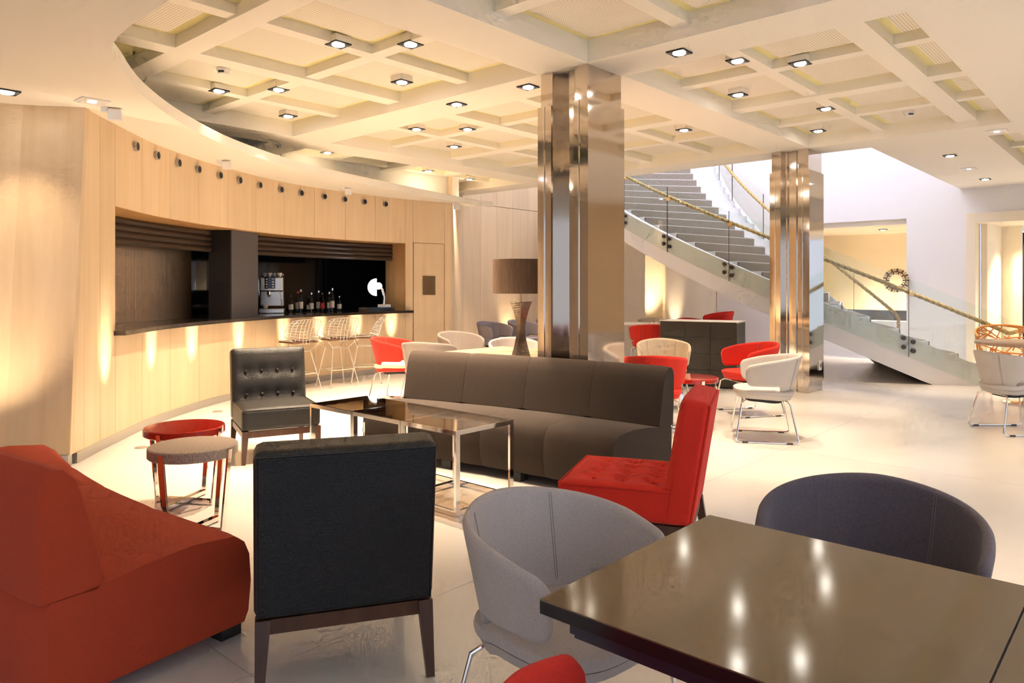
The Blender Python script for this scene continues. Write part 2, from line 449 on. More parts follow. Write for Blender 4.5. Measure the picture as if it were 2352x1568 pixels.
# ---- oak wall at the far end, running straight on from the curve
E0 = CURVE[-1]; 
wall_back = struct(bxo('wall_back', (0, 0, 0), (0.1, 0.1, 0.1), 'oak_dark'), 'pale oak panelled wall behind the row of dark chairs')
E1 = Vector((-.98, 14.65, 0))
wall_back.location = (E1.x - .3, E1.y + .3, 2.2)
WL = wall_back.location
for k in range(8):
    c = E1 + AX * (.5 * k + .25) + BX * 0.03
    bxo('veneer_panel', (c.x - WL.x, c.y - WL.y, 1.58 - 2.2), (.496, 0.05, 2.99), 'oak', wall_back, ANG_A)
    bxo('veneer_panel', (c.x - WL.x, c.y - WL.y, 3.99 - 2.2), (.496, 0.05, 1.81), 'oak', wall_back, ANG_A)
c = E1 + AX * 2.0 + BX * .12
bxo('wall_core', (c.x - WL.x, c.y - WL.y, 0.25), (4.0, 0.1, 4.9), 'oak_dark', wall_back, ANG_A)
for k in range(4):
    c = E0.lerp(E1, (k + .5) / 4); d_ = E1 - E0; a_ = math.atan2(d_.y, d_.x)
    bxo('veneer_panel', (c.x - .03 - WL.x, c.y - WL.y, 2.49 - 2.2), (d_.length / 4 - .004, 0.05, 4.8), 'oak', wall_back, a_)
# ---- leaning oak wall at the left edge of the picture
bm = NB()
CT, CB = Vector((-3.455, 5.93, SOF + .03)), Vector((-3.45, 5.71, 0.085))
pl = [(-3.455, 5.71), (-3.9, 5.62), (-4.5, 5.36), (-5.2, 4.9), (-6.2, 4.0)]
P = [[Vector((x, y, 0.085)), Vector((x, y + .10, 1.45)), Vector((x, y + .22, SOF + .03))] for x, y in pl]
Q = [[v + Vector((0.0, 0.05, 0)) for v in row] for row in P]
wl = None
for i in range(len(P) - 1):
    bm = NB(); grid_solid(bm, [P[i], P[i + 1]], [Q[i], Q[i + 1]])
    o = obj('wall_left' if i == 0 else 'veneer_panel', bm, 'oak', wl)
    if i == 0: wl = struct(o, 'leaning light oak veneer wall at the left edge')
bm = NB()
for (x, y), (x2, y2) in zip(pl, pl[1:]):
    pass
P = [[Vector((x, y - .012, 0.0)), Vector((x, y - .012, 0.085))] for x, y in pl]; Q = [[v + Vector((0, .05, 0)) for v in r] for r in P]
grid_solid(bm, P, Q); struct(obj('baseboard_corner', bm, 'steel_trim'), 'brushed grey metal baseboard under the leaning oak wall')
struct(bxo('wall_side', (-6.25, 0.5, 1.5), (0.1, 7.2, 3.0), 'oak'), 'oak wall out of the picture on the left')

# ---- walls of the bar recess
rec = struct(curved_slab('wall_recess', 0.46, SB1 + 1.0, 0.0, 2.6, 1.62, 1.7, 'black_matte'), 'black glossy back wall of the bar')
nrec = 6
for i in range(nrec):
    a = 0.5 + (SB1 + .55 - .5) * i / nrec; b = 0.5 + (SB1 + .55 - .5) * (i + 1) / nrec
    curved_slab('back_panel', a + .003, b - .003, 0.9, 2.55, 1.55, 1.60, 'black_gloss', rec)
curved_slab('recess_top', 0.46, SB1 + 1.0, 2.42, 2.5, 0.16, 1.6, 'black_matte', rec)
curved_slab('recess_end', SB1 + .6, SB1 + .65, 0.0, 2.5, 0.16, 1.6, 'black_matte', rec, 2)
curved_slab('recess_end', 0.46, 0.5, 0.0, 2.5, 0.16, 1.6, 'black_matte', rec, 2)

# ---- soffit over the bar side, with its curved fascia
SE = [(385, 0), (318, 45), (280, 76), (262, 95), (256, 112), (262, 132), (275, 150), (330, 220), (430, 290), (560, 350), (730, 400), (960, 447), (1095, 472)]
edge = []
for (x, y) in SE:
    p = at(x, y, SOF); edge.append((p.x, p.y))
edge = [(0.6, 1.6), (-0.9, 2.75)] + edge
ecv = [(p.x, p.y) for p in catmull(edge, 8)]
outer = [(-0.35, 13.4), (-1.6, 12.6), (-2.6, 11.9), (-3.4, 10.8), (-3.9, 9.2), (-3.95, 7.2), (-3.8, 6.3), (-6.4, 5.0), (-6.4, -3.0), (0.6, -3.0)]
bm = NB(); prism(bm, ecv + outer, SOF, SOF + 0.10)
soff = struct(obj('ceiling_soffit', bm, 'plaster'), 'lowered cream plaster soffit with a curved edge along the bar')
curved_slab('frieze', -.4, SL + .22, SOF + .09, L3 + .08, 0.10, 0.16, 'plaster', soff)
# ---- coffered ceiling
ceil = bxo('ceiling', G(-2.6, 1.2, L3 + .056), (15.3, 12.2, 0.06), 'cove', None, ANG_A); struct(ceil, 'cream coffered ceiling with crossing beams and perforated panels')
def gbox(name, a0, a1, b0, b1, z0, z1, m):
    bm = NB(); box(bm, (0, 0, 0), (a1 - a0, b1 - b0, z1 - z0))
    o = obj(name, bm, m, None); c = G((a0 + a1) / 2, (b0 + b1) / 2, (z0 + z1) / 2)
    o.parent = ceil
    M = (Matrix.Translation(ceil.location) @ Matrix.Rotation(ANG_A, 4, 'Z')).inverted()
    o.location = M @ c
    return o
ZT = L3 + .075
al = [(i * PA / 2, (WB / 2, L0) if i % 2 == 0 else (WS / 2, L1)) for i in range(-4, 3)]
bl = [(-2.04, (0.10, L1))] + [(j * PB / 2, (WA / 2, L0) if j % 2 == 0 else (WS / 2, L1)) for j in range(0, 4)]
for (a, (e, lv)) in al:
    gbox('main_beam' if lv == L0 else 'cross_beam', a - e, a + e, -2.47, 7.4, lv, ZT, 'plaster')
for (b, (e, lv)) in bl:
    gbox('main_beam' if lv == L0 else 'cross_beam', -9.9, PA + WB / 2, b - e, b + e, lv + (0.0006 if lv == L0 else 0.0004), ZT, 'plaster')
gbox('flat_ceiling', -9.9, PA + WB / 2, -5.6, -2.47, L0 + .0003, ZT, 'plaster')
def panel(a0, a1, b0, b1):
    gbox('ceiling_panel', a0, a1, b0, b1, L3, L3 + .02, 'perforated')
RW = 0.065
for i in range(len(al) - 1):
    a0, a1 = al[i][0] + al[i][1][0], al[i + 1][0] - al[i + 1][1][0]
    am = (a0 + a1) / 2
    for j in range(len(bl) - 1):
        b0, b1 = bl[j][0] + bl[j][1][0], bl[j + 1][0] - bl[j + 1][1][0]
        c = G(am, (b0 + b1) / 2)
        if c.x < -4.2 or c.y < 1.0: continue
        bmid = (b0 + b1) / 2
        gbox('ceiling_rib', am - RW, am + RW, b0, b1, L2, ZT, 'plaster')
        gbox('ceiling_rib', a0, a1, bmid - RW, bmid + RW, L2 + .0004, ZT, 'plaster')
        for (x0, x1) in ((a0, am - RW), (am + RW, a1)):
            for (y0, y1) in ((b0, bmid - RW), (bmid + RW, b1)):
                panel(x0 + .01, x1 - .10, y0 + .01, y1 - .10)
    gbox('ceiling_rib', am - RW, am + RW, -2.47, -2.14, L2, ZT, 'plaster')
    for (x0, x1) in ((a0, am - RW), (am + RW, a1)): panel(x0 + .01, x1 - .09, -2.46, -2.23)
# flat ceiling beyond the second column, on the right of the stair well, with its slot of coffers
AF = 10.57; AQ = PA + WB / 2
gbox('flat_ceiling', AQ, AF, -2.14, -0.87, L0 + .0003, ZT, 'plaster')
gbox('flat_ceiling', AQ, AF, -7.0, -2.47, L0 + .0003, ZT, 'plaster')
gbox('flat_ceiling', AQ, 5.32, -2.47, -2.14, L0 + .0003, ZT, 'plaster')
for k in range(3):
    a0 = 5.32 + k * 1.75
    gbox('ceiling_rib', a0 + 1.62, a0 + 1.75, -2.47, -2.14, L2, ZT, 'plaster')
    gbox('cove_back', a0, a0 + 1.75, -2.47, -2.14, L3 + .03, L3 + .06, 'cove')
    panel(a0 + .05, a0 + 1.55, -2.46, -2.21)
# edge of the upper floor above the beams
gbox('upper_floor_edge', AQ - .25, AQ - .05, -0.87, 7.0, ZT, 6.95, 'plaster_white')
gbox('upper_floor_edge', AQ - .05, AF, -1.1, -0.9, ZT, 6.95, 'plaster_white')
# roof over the stair well
struct(bxo('ceiling_upper', (4.5, 16.0, 7.1), (13, 12, 0.1), 'plaster_white'), 'white upper ceiling of the stair well')

# ---- white wall closing the stair well, with openings
WA0 = Vector((8.28, 13.60, 0)); WD = BX            # runs along the grid
def wallbox(name, t0, t1, z0, z1, m='plaster_white', parent=None, depth=0.25, back=0.0):
    c = WA0 + WD * ((t0 + t1) / 2) + AX * (depth / 2 + back) + Vector((0, 0, (z0 + z1) / 2))
    bm = NB(); box(bm, (0, 0, 0), (depth, t1 - t0, z1 - z0))
    if parent:
        M = (Matrix.Translation(parent.location) @ Matrix.Rotation(ANG_A, 4, 'Z')).inverted()
        return obj(name, bm, m, parent, False, M @ c)
    return obj(name, bm, m, None, False, c, (0, 0, ANG_A))
wf = struct(wallbox('wall_far', 0.86, 4.80, 2.72, 7.0), 'tall white wall behind the stairs with a wide opening')
wallbox('wall_section', 0.86, 2.75, 0.0, 0.72, 'plaster_white', wf)
wallbox('wall_section', 2.75, 4.80, 0.0, 2.72, 'plaster_white', wf)
wallbox('wall_section', -0.155, 0.86, 0.0, 7.0, 'plaster_white', wf)
wallbox('wall_section', -2.6, -0.155, 2.74, 7.0, 'plaster_white', wf)
wallbox('wall_section', -5.0, -2.6, 0.0, 7.0, 'plaster_white', wf)
# room seen through the opening
rm = struct(wallbox('wall_inner_room', 0.2, 5.0, 0.0, 2.95, 'plaster_cream', None, 0.1, 2.6), 'cream wall of the room behind the opening')
wallbox('room_ceiling', 0.2, 4.9, 2.62, 2.72, 'plaster', rm, 2.5, 0.12)
wallbox('room_side', 0.2, 0.3, 0.0, 2.7, 'plaster_cream', rm, 2.5, 0.2)
wallbox('room_side', 4.3, 4.4, 0.0, 2.7, 'plaster_cream', rm, 2.5, 0.2)
struct(wallbox('trim_1', 0.88, 2.75, 0.72, 0.92, 'dark_grey_panel', None, 0.3, 0.4), 'dark low ledge inside the wall opening')
# door surround at the right edge
ds = struct(wallbox('trim_2', -0.30, -0.155, 0.0, 2.74, 'plaster_cream', None, 0.45, -0.10), 'cream door surround at the right edge')
wallbox('head', -2.6, -0.30, 2.56, 2.74, 'plaster_cream', ds, 0.45, -0.10)
hall = struct(wallbox('wall_hall', -0.75, -0.30, 0, 2.6, 'plaster_cream', None, 0.1, 1.9), 'cream wall of the entrance hall')
wallbox('hall_side', -0.42, -0.32, 0, 2.6, 'plaster_cream', hall, 1.9, 0.3)
wallbox('hall_ceiling', -3.0, -0.3, 2.6, 2.7, 'plaster_cream', hall, 3.2, 0.3)
door = struct(wallbox('door_2', -0.86, -0.80, 0, 2.45, 'black_matte', None, 0.08, 1.6), 'tall dark framed entrance door')
wallbox('pane', -1.9, -0.87, 0.05, 2.4, 'clear_glass', door, 0.02, 1.62)
# street hedge outside
# ---- cream walls under the stairs
def plainwall(name, x0, y0, x1, y1, z1, m, parent=None, th=0.12):
    d = Vector((x1 - x0, y1 - y0, 0)); c = Vector(((x0 + x1) / 2, (y0 + y1) / 2, z1 / 2))
    if parent: c = c - parent.location
    bm = NB(); box(bm, (0, 0, 0), (d.length, th, z1))
    return obj(name, bm, m, parent, False, c, (0, 0, math.atan2(d.y, d.x)))
wu = struct(plainwall('wall_stair', 3.55, 16.9, 6.5, 16.9, 3.4, 'plaster_cream'), 'cream wall under the curved stairs washed by floor spots')
plainwall('wall_section', 2.9, 17.3, 3.65, 17.3, 3.4, 'plaster_cream', wu)
plainwall('wall_section', 3.6, 16.9, 3.6, 17.4, 3.4, 'plaster_cream', wu)
plainwall('wall_section', 2.35, 16.6, 2.95, 16.6, 3.4, 'plaster_cream', wu)
plainwall('wall_section', 2.95, 16.55, 2.95, 17.4, 3.4, 'plaster_cream', wu)
struct(plainwall('wall_added_well', -1.7, 14.4, 2.0, 19.2, 7.0, 'plaster_white'), 'white wall added to close off the stair well above the oak')  # added to shut world light out of the stair well
struct(plainwall('wall_added_end', 0.8, 20.6, 11, 20.6, 7.0, 'plaster_white'), 'unseen white end wall added to close off the stair well')  # out of view, added so that no world light enters from behind
# ---- right wall, out of the frame (seen in the mirrored columns)
wr = struct(bxo('wall_right', (10.6, 5.2, 1.65), (0.12, 11.0, 3.3), 'oak'), 'oak wall out of the frame on the right')
for k in range(7):
    bxo('veneer_panel', (-0.09, -4.7 + k * 1.57, 0), (0.05, 1.56, 3.28), 'oak', wr)
# ---------------------------------------------------------------- mirror columns
def column(a, b, label):
    c = G(a, b)
    t = thing('column', label, 'column', c, ANG_A)
    t['kind'] = 'structure'
    h0, h1, h2 = 0.14, 2.93, L0
    def prof(s, ch):
        # plan: square with a stepped channel in the face towards -x (and +x)
        k = s
        return [(-k, -k), (k, -k), (k, -.115), (k - ch * .4, -.115), (k - ch * .4, .115), (k, .115), (k, k), (-k, k),
                (-k, .118), (-k + ch, .118), (-k + ch, .065), (-k + ch + .035, .065), (-k + ch + .035, .0), (-k + ch, .0), (-k + ch, -.055), (-k + ch + .03, -.055), (-k + ch + .03, -.085), (-k + ch, -.085), (-k + ch, -.118), (-k, -.118)]
    bm = NB(); prism(bm, prof(.265, .10), h0, h1); obj('shaft', bm, 'chrome_column', t)
    bm = NB(); prism(bm, prof(.245, .08), h1, h2); obj('collar', bm, 'chrome_column', t)
    bm = NB(); prism(bm, prof(.25, .09), 0, h0); obj('plinth', bm, 'chrome_column', t)
    for y in (-.16, .205):
        bxo('edge_strip', (-.268, y - .012, (h0 + h1) / 2), (.012, .008, h1 - h0), 'chrome', t)
    return t
column(0, 0, 'mirror-polished steel column rising behind the charcoal sofa')
c2 = column(PA, 0, 'mirror-polished steel column standing in front of the stairs')
so = thing('wall_socket', 'white double wall socket on the mirrored column by the stairs', 'socket', G(PA + .11, -.272, 0.34), ANG_A)
bxo('plate', (0, 0, 0), (.09, .014, .13), 'white_plastic', so, 0, .004)
for k in (-.022, .022): bxo('slot', (k * .7, -.008, 0), (.018, .004, .05), 'dark_grey_panel', so)

# ================================================================= STAIRS
SC = Vector((7.2, 16.0)); RO, RI = 5.6, 2.7; DEG = 0.0429; RISE = 0.17; TH0 = -93.0
def hel(r, th, z): return Vector((SC.x + r * math.cos(R(th)), SC.y + r * math.sin(R(th)), z))
def hz(th): return (TH0 - th) * DEG                       # pitch line height at an angle
STA = thing('staircase', 'sweeping curved staircase with grey carpet runner and glass balustrade', 'staircase', (0, 0, 0))
STEP = RISE / DEG
NST = 27
for i in range(NST):
    t0 = TH0 + 2.5 - i * STEP; t1 = t0 - STEP - .5; z1 = (i + 1) * RISE - 0.06; z0 = max(0.0, z1 - RISE - .10)
    if i < 2: pass
    def sector(r0, r1, a0, a1, zb, zt, n=3):
        bm = NB()
        pts = [hel(r1, a0 + (a1 - a0) * k / n, 0) for k in range(n + 1)] + [hel(r0, a1 + (a0 - a1) * k / n, 0) for k in range(n + 1)]
        prism(bm, [(p.x, p.y) for p in pts], zb, zt); return bm
    st = obj('step', sector(RI + .02, RO - .02, t0, t1, z0, z1), 'stair_white', STA)
    obj('carpet_tread', sector(3.28, RO - .05, t0 + .25, t1, z0 + .016 if i else 0.0, z1 - .012), 'carpet', st)
    obj('carpet_top', sector(3.28, RO - .05, t0 - .3, t1 + .5, z1 - .002, z1 + .008), 'carpet', st)
def ribbon(r0, r1, a0, a1, f0, f1, n=60):
    bm = NB(); A = [a0 + (a1 - a0) * k / n for k in range(n + 1)]
    P = [[hel(r0, a, f0(a)), hel(r0, a, f1(a))] for a in A]; Q = [[hel(r1, a, f0(a)), hel(r1, a, f1(a))] for a in A]
    grid_solid(bm, P, Q); return bm
TEND = TH0 - NST * STEP
stop = lambda a: hz(a) + .15
sbot = lambda a: max(0.0, hz(a) - .40)
obj('outer_stringer', ribbon(RO - .02, RO + .08, TH0 + .2, TEND, sbot, stop, 80), 'stair_white', STA)
obj('inner_stringer', ribbon(RI - .06, RI + .04, TH0 + 8, TEND, sbot, stop, 60), 'stair_white', STA)
bm = NB(); A = [-104 + (TEND + 104) * k / 60 for k in range(61)]
P = [[hel(RI, a, sbot(a) + .01), hel(RO, a, sbot(a) + .01)] for a in A]; Q = [[v + Vector((0, 0, .05)) for v in r] for r in P]
grid_solid(bm, P, Q); obj('underside', bm, 'stair_white', STA)
# glass panels outside, each with its bolts
def ang_at(px, r):
    k = (px - CX) / FPX
    return min((TH0 + 3 - .1 * i for i in range(1000)), key=lambda a: abs(hel(r, a, 0).x / hel(r, a, 0).y - k) + (10 if hel(r, a, 0).y > 16 else 0))
GR = RO + .095
joints = [TH0 + .9, ang_at(2085, GR), ang_at(1874, GR), ang_at(1674, GR), ang_at(1533, GR), ang_at(1434, GR)]
joints += [joints[-1] - 10, joints[-1] - 20]
gtop = lambda a: hz(a) + .98
gbot = lambda a: max(0.015, hz(a) - .14)
for a0, a1 in zip(joints, joints[1:]):
    p = obj('glass_panel', ribbon(GR, GR + .016, a0 - .06, a1 + .06, gbot, gtop, 12), 'stringer_glass', STA)
    for aa in (a0 - .62, a1 + .62):
        for dz in (-.045, .085):
            c = hel(GR + .018, aa, hz(aa) + dz + .02); nrm = (hel(GR + 1, aa, 0) - hel(GR, aa, 0))
            bm = NB(); lathe(bm, [(.012, .022), (.03, .02), (.034, .012), (.034, 0), (.018, -.03)][::-1], 14)
            o = obj('bolt', bm, 'bolt', p, True, c); o.rotation_euler = nrm.to_track_quat('Z', 'Y').to_euler()
    obj('pane_edge', ribbon(GR - .001, GR + .017, a1 + .055, a1 + .10, gbot, gtop, 1), 'bolt', p)
ij = [-96, -110, -124, -145, -163, -175, -188]
for a0, a1 in zip(ij, ij[1:]):
    p = obj('glass_panel', ribbon(RI + .045, RI + .06, a0 - .1, a1 + .1, lambda a: max(.02, hz(a) - .05), lambda a: hz(a) + 1.0, 10), 'clear_glass', STA)
    obj('pane_edge', ribbon(RI + .044, RI + .061, a1 + .1, a1 + .22, lambda a: hz(a) - .05, lambda a: hz(a) + 1.0, 1), 'bolt', p)
def railrope(label, r, a0, a1, dz, tail):
    pts = [hel(r, a0 + (a1 - a0) * k / 60, hz(a0 + (a1 - a0) * k / 60) + dz) for k in range(61)]
    pts = tail(pts[0]) + pts
    bm = NB(); rope(bm, pts, .030)
    return tag(obj('rope_handrail', bm, 'rope', None, True), label, 'handrail', 'rope handrails of the stairs')
rin = GR - .06
railrope('golden twisted rope handrail on the near glass of the stairs', rin - .02, TH0 + 1.5, TEND, .80,
         lambda p: [Vector((p.x + .30, p.y - .05, .30)), Vector((p.x + .30, p.y - .05, .66)), Vector((p.x + .24, p.y - .04, .80))])
railrope('golden twisted rope handrail on the far glass of the stairs', RI + .10, -96, -187, .80,
         lambda p: [Vector((p.x + .06, p.y - .02, .22)), Vector((p.x + .06, p.y - .02, .82))])
for k, a in enumerate(joints[1:6]):
    bm = NB(); lathe(bm, [(0, -.05), (.012, -.05), (.012, 0), (.034, .002), (.034, .014), (0, .016)], 16)
    o = obj('rope_clip', bm, 'brass', STA, True, hel(GR + .02, a + .4, hz(a) + .76)); nrm = hel(GR + 1, a, 0) - hel(GR, a, 0)
    o.rotation_euler = nrm.to_track_quat('Z', 'Y').to_euler()
for a in ij[1:5]:
    bm = NB(); lathe(bm, [(0, -.02), (.03, -.02), (.03, .03), (0, .03)], 14)
    o = obj('rope_clip', bm, 'brass', STA, True, hel(RI + .07, a + .5, hz(a) + .76)); nrm = hel(1, a, 0) - hel(0, a, 0)
    o.rotation_euler = nrm.to_track_quat('Z', 'Y').to_euler()

# ================================================================= FURNITURE
# ---------------- curved sofa of four segments; local frame: front edge along x, sitting side towards -y
def sofa(label, loc, rz, m, Rr, Ltot=2.55):
    t = thing('sofa', label, 'sofa', loc, rz)
    n = 4
    seat_p = [(.02, .065), (.0, .10), (-.012, .22), (-.004, .33), (.02, .385), (.07, .42), (.25, .437), (.45, .425), (.60, .405), (.70, .40), (.765, .40), (.78, .38), (.775, .065)]
    back_p = [(.60, .385), (.585, .41), (.605, .50), (.63, .62), (.655, .72), (.68, .78), (.715, .815), (.75, .822), (.78, .805), (.797, .765), (.797, .60), (.785, .39)]
    def prof_seg(nm, prof, s0, s1, bul):
        bm = NB(); k = 12; rows = []
        cy = sum(p[0] for p in prof) / len(prof); cz = sum(p[1] for p in prof) / len(prof)
        for i in range(k + 1):
            u = i / k; s = s0 + (s1 - s0) * u
            e = min(u, 1 - u) * (s1 - s0)
            pinch = math.exp(-e / .028)
            row = []
            ph = s / Rr
            for (d, z) in prof:
                dd = d + (cy - d) * pinch * bul
                zz = z + (cz - z) * pinch * bul * .55 if z > .09 else z
                # concave front: circle centre lies in front (at -y)
                row.append(Vector(((Rr + dd) * math.sin(ph), (Rr + dd) * math.cos(ph) - Rr, zz)))
            rows.append([bm.verts.new(v) for v in row])
        m_ = len(prof)
        for a, b in zip(rows, rows[1:]):
            for j in range(m_): bm.faces.new((a[j], a[(j + 1) % m_], b[(j + 1) % m_], b[j]))
        bm.faces.new(rows[0]); bm.faces.new(rows[-1][::-1])
        return obj(nm, bm, m, t, True)
    for i in range(n):
        s0 = -Ltot / 2 + Ltot * i / n; s1 = s0 + Ltot / n
        prof_seg('seat_cushion', seat_p, s0 + .001, s1 - .001, .04)
        prof_seg('back_cushion', back_p, s0 + .001, s1 - .001, .05)
    for s in (-Ltot / 2 + .09, -.32, .32, Ltot / 2 - .09):
        for d in (.06, .70):
            ph = s / Rr
            bxo('foot', ((Rr + d) * math.sin(ph), (Rr + d) * math.cos(ph) - Rr, .034), (.09, .09, .068), 'black_matte', t, -ph)
    return t
sofa('charcoal brown upholstered four-section curved sofa in front of the mirrored column', (-.245, 5.44, 0), 5.690, 'charcoal_fabric', 8.0, 2.27)
sofa('brick red upholstered curved sofa at the left front edge', (-2.02, 3.70, 0), 2.40, 'red_sofa_fabric', 7.5, 2.46)

# ---------------- square armless lounge chair; local: facing -y
def lounge(label, loc, rz, m, mb, tuft_back, tuft_seat, legs='walnut'):
    t = thing('lounge_chair', label, 'chair', loc, rz, 'square armless lounge chairs')
    w = .62
    tb = [(x, y) for y in (-.10, .10) for x in (-.195, -.065, .065, .195)] if tuft_back else []
    ts = [(x, y) for y in (-.17, -.02, .13) for x in (-.18, -.06, .06, .18)] if tuft_seat else []
    bm = cushion(w - .008, .66, .165, .028, 20, .018, ts, .028, .035)
    s = obj('seat', bm, m, t, 'full', (0, -.02, .345))
    for (x, y) in ts:
        bm = NB(); bmesh.ops.create_uvsphere(bm, u_segments=8, v_segments=5, radius=.009); obj('button', bm, m, s, True, (x, y, .08))
    th = R(9)
    bm = cushion(w, .60, .135, .03, 20, .022, tb, .03, .045)
    b = obj('backrest', bm, m, t, 'full', (0, .262 + .02, .565), (R(90) - th, 0, 0))
    for (x, y) in tb:
        bm = NB(); bmesh.ops.create_uvsphere(bm, u_segments=10, v_segments=6, radius=.013); obj('button', bm, m, b, True, (x, y, .072))
    # back skin with piping
    bxo('back_panel', (0, 0, -.067), (w - .03, .565, .012), mb, b, 0, .004)
    bm = NB(); tube(bm, [(-w / 2 + .012, -.285, -.066), (w / 2 - .012, -.285, -.066), (w / 2 - .012, .285, -.066), (-w / 2 + .012, .285, -.066)], .006, 6, True)
    obj('piping', bm, m, b, True)
    bm = NB(); tube(bm, [(-w / 2 + .008, -.322, .077), (w / 2 - .008, -.322, .077), (w / 2 - .008, .322, .077), (-w / 2 + .008, .322, .077)], .006, 6, True)
    obj('piping', bm, m, s, True)
    bxo('rail', (0, -.325, .235), (w - .02, .03, .05), legs, t); bxo('rail', (0, .285, .235), (w - .02, .03, .05), legs, t)
    for sx in (-1, 1): bxo('rail', (sx * (w / 2 - .025), -.02, .235), (.03, .60, .05), legs, t)
    for sx in (-1, 1):
        for (y, dy) in ((-.325, -.0), (.285, .05)):
            bm = NB()
            x = sx * (w / 2 - .03)
            top = [(x - .026, y - .026), (x + .026, y - .026), (x + .026, y + .026), (x - .026, y + .026)]
            x2, y2 = x + sx * .012, y + dy
            bot = [(x2 - .014, y2 - .014), (x2 + .014, y2 - .014), (x2 + .014, y2 + .014), (x2 - .014, y2 + .014)]
            a = [bm.verts.new((*p, .262)) for p in top]; c = [bm.verts.new((*p, 0)) for p in bot]
            for k in range(4): bm.faces.new((a[k], a[(k + 1) % 4], c[(k + 1) % 4], c[k]))
            bm.faces.new(a); bm.faces.new(c[::-1]); obj('leg', bm, legs, t)
    return t
# facing vector f -> rz so that local -y = f
def face(fx, fy): return math.atan2(fy, fx) + math.pi / 2
lounge('black woven lounge chair seen from behind at the front', (-.676, 2.868, 0), 3.455, 'black_leather', 'black_weave', True, False)
lounge('black leather lounge chair with buttoned back facing the camera', (-2.00, 6.16, 0), .4916, 'black_leather', 'black_weave', True, False)
lounge('bright red lounge chair with tufted seat beside the charcoal sofa', (.654, 3.83, 0), 4.377, 'red_fabric', 'red_fabric', False, True)

# ---------------- glass cube tables in a row
def cube_table(k, label):
    s, h, b = .525, .523, .035
    c0 = Vector((-.34, 4.44, 0)) + AX * (s / 2) + BX * (s / 2 + k * (s + .004))
    t = thing('cube_table', label, 'coffee table', c0, ANG_A, 'chrome and glass cube tables')
    for sx in (-1, 1):
        for sy in (-1, 1):
            bxo('leg', (sx * (s / 2 - b / 2), sy * (s / 2 - .009), h / 2), (b, .018, h), 'chrome', t)
    for sy in (-1, 1):
        bxo('bottom_rail', (0, sy * (s / 2 - .009), b / 2), (s - 2 * b, .018, b), 'chrome', t)
        bxo('top_rail', (0, sy * (s / 2 - .009), h - .014), (s - 2 * b, .018, .028), 'chrome', t)
        bxo('bottom_rail', (sy * (s / 2 - .009), 0, b / 2), (.018, s - .036, b), 'chrome', t)
        bxo('top_rail', (sy * (s / 2 - .009), 0, h - .014), (.018, s - .036, .028), 'chrome', t)
    bxo('glass_top', (0, 0, h - .004), (s - .036, s - .036, .010), 'smoked_glass', t)
    return t
cube_table(0, 'chrome cube table with amber smoked glass top, nearest the camera')
cube_table(1, 'chrome cube table with smoked glass top, middle of the row of three')
cube_table(2, 'chrome cube table with smoked glass top beside the buttoned black chair')

# ---------------- round side tables with four flat legs on a crossed base
def round_table(label, loc, rz, mt, thick=.055, r=.245, h=.50):
    t = thing('side_table', label, 'side table', loc, rz, 'round side tables')
    bm = NB(); lathe(bm, [(0, h - thick), (r - .006, h - thick), (r, h - thick + .006), (r, h - .006), (r - .006, h), (0, h)], 48)
    obj('table_top', bm, mt, t, True)
    for k in range(4):
        a = k * math.pi / 2
        bm = NB()
        # slightly splayed flat legs
        x0, x1 = r + .006, r - .045
        for (z0, xx0, z1, xx1) in ((.0, x1, h - .012, x0),):
            vs = []
            for (z, x) in ((z0, xx0), (z1, xx1)):
                vs.append([bm.verts.new((x + dx, dy, z)) for dx, dy in ((-.006, -.015), (.006, -.015), (.006, .015), (-.006, .015))])
            for i in range(4): bm.faces.new((vs[0][i], vs[0][(i + 1) % 4], vs[1][(i + 1) % 4], vs[1][i]))
            bm.faces.new(vs[0][::-1]); bm.faces.new(vs[1])
        obj('leg', bm, 'chrome', t, False, None, (0, 0, a))
    for k in range(2): bxo('base_bar', (0, 0, .02 + k * .0005), (2 * (r - .045) - .014, .04, .025), 'chrome', t, k * math.pi / 2)
    return t
round_table('round side table with a glossy red lacquer top', (-2.12, 4.74, 0), R(-12), 'red_lacquer', .05)
round_table('round side table with a speckled grey stone top', (-1.82, 4.18, 0), R(-17), 'granite', .06, .24)
round_table('low round red table with chrome legs among the far tub chairs', (1.78, 7.25, 0), R(10), 'red_lacquer', .045, .26, .51)

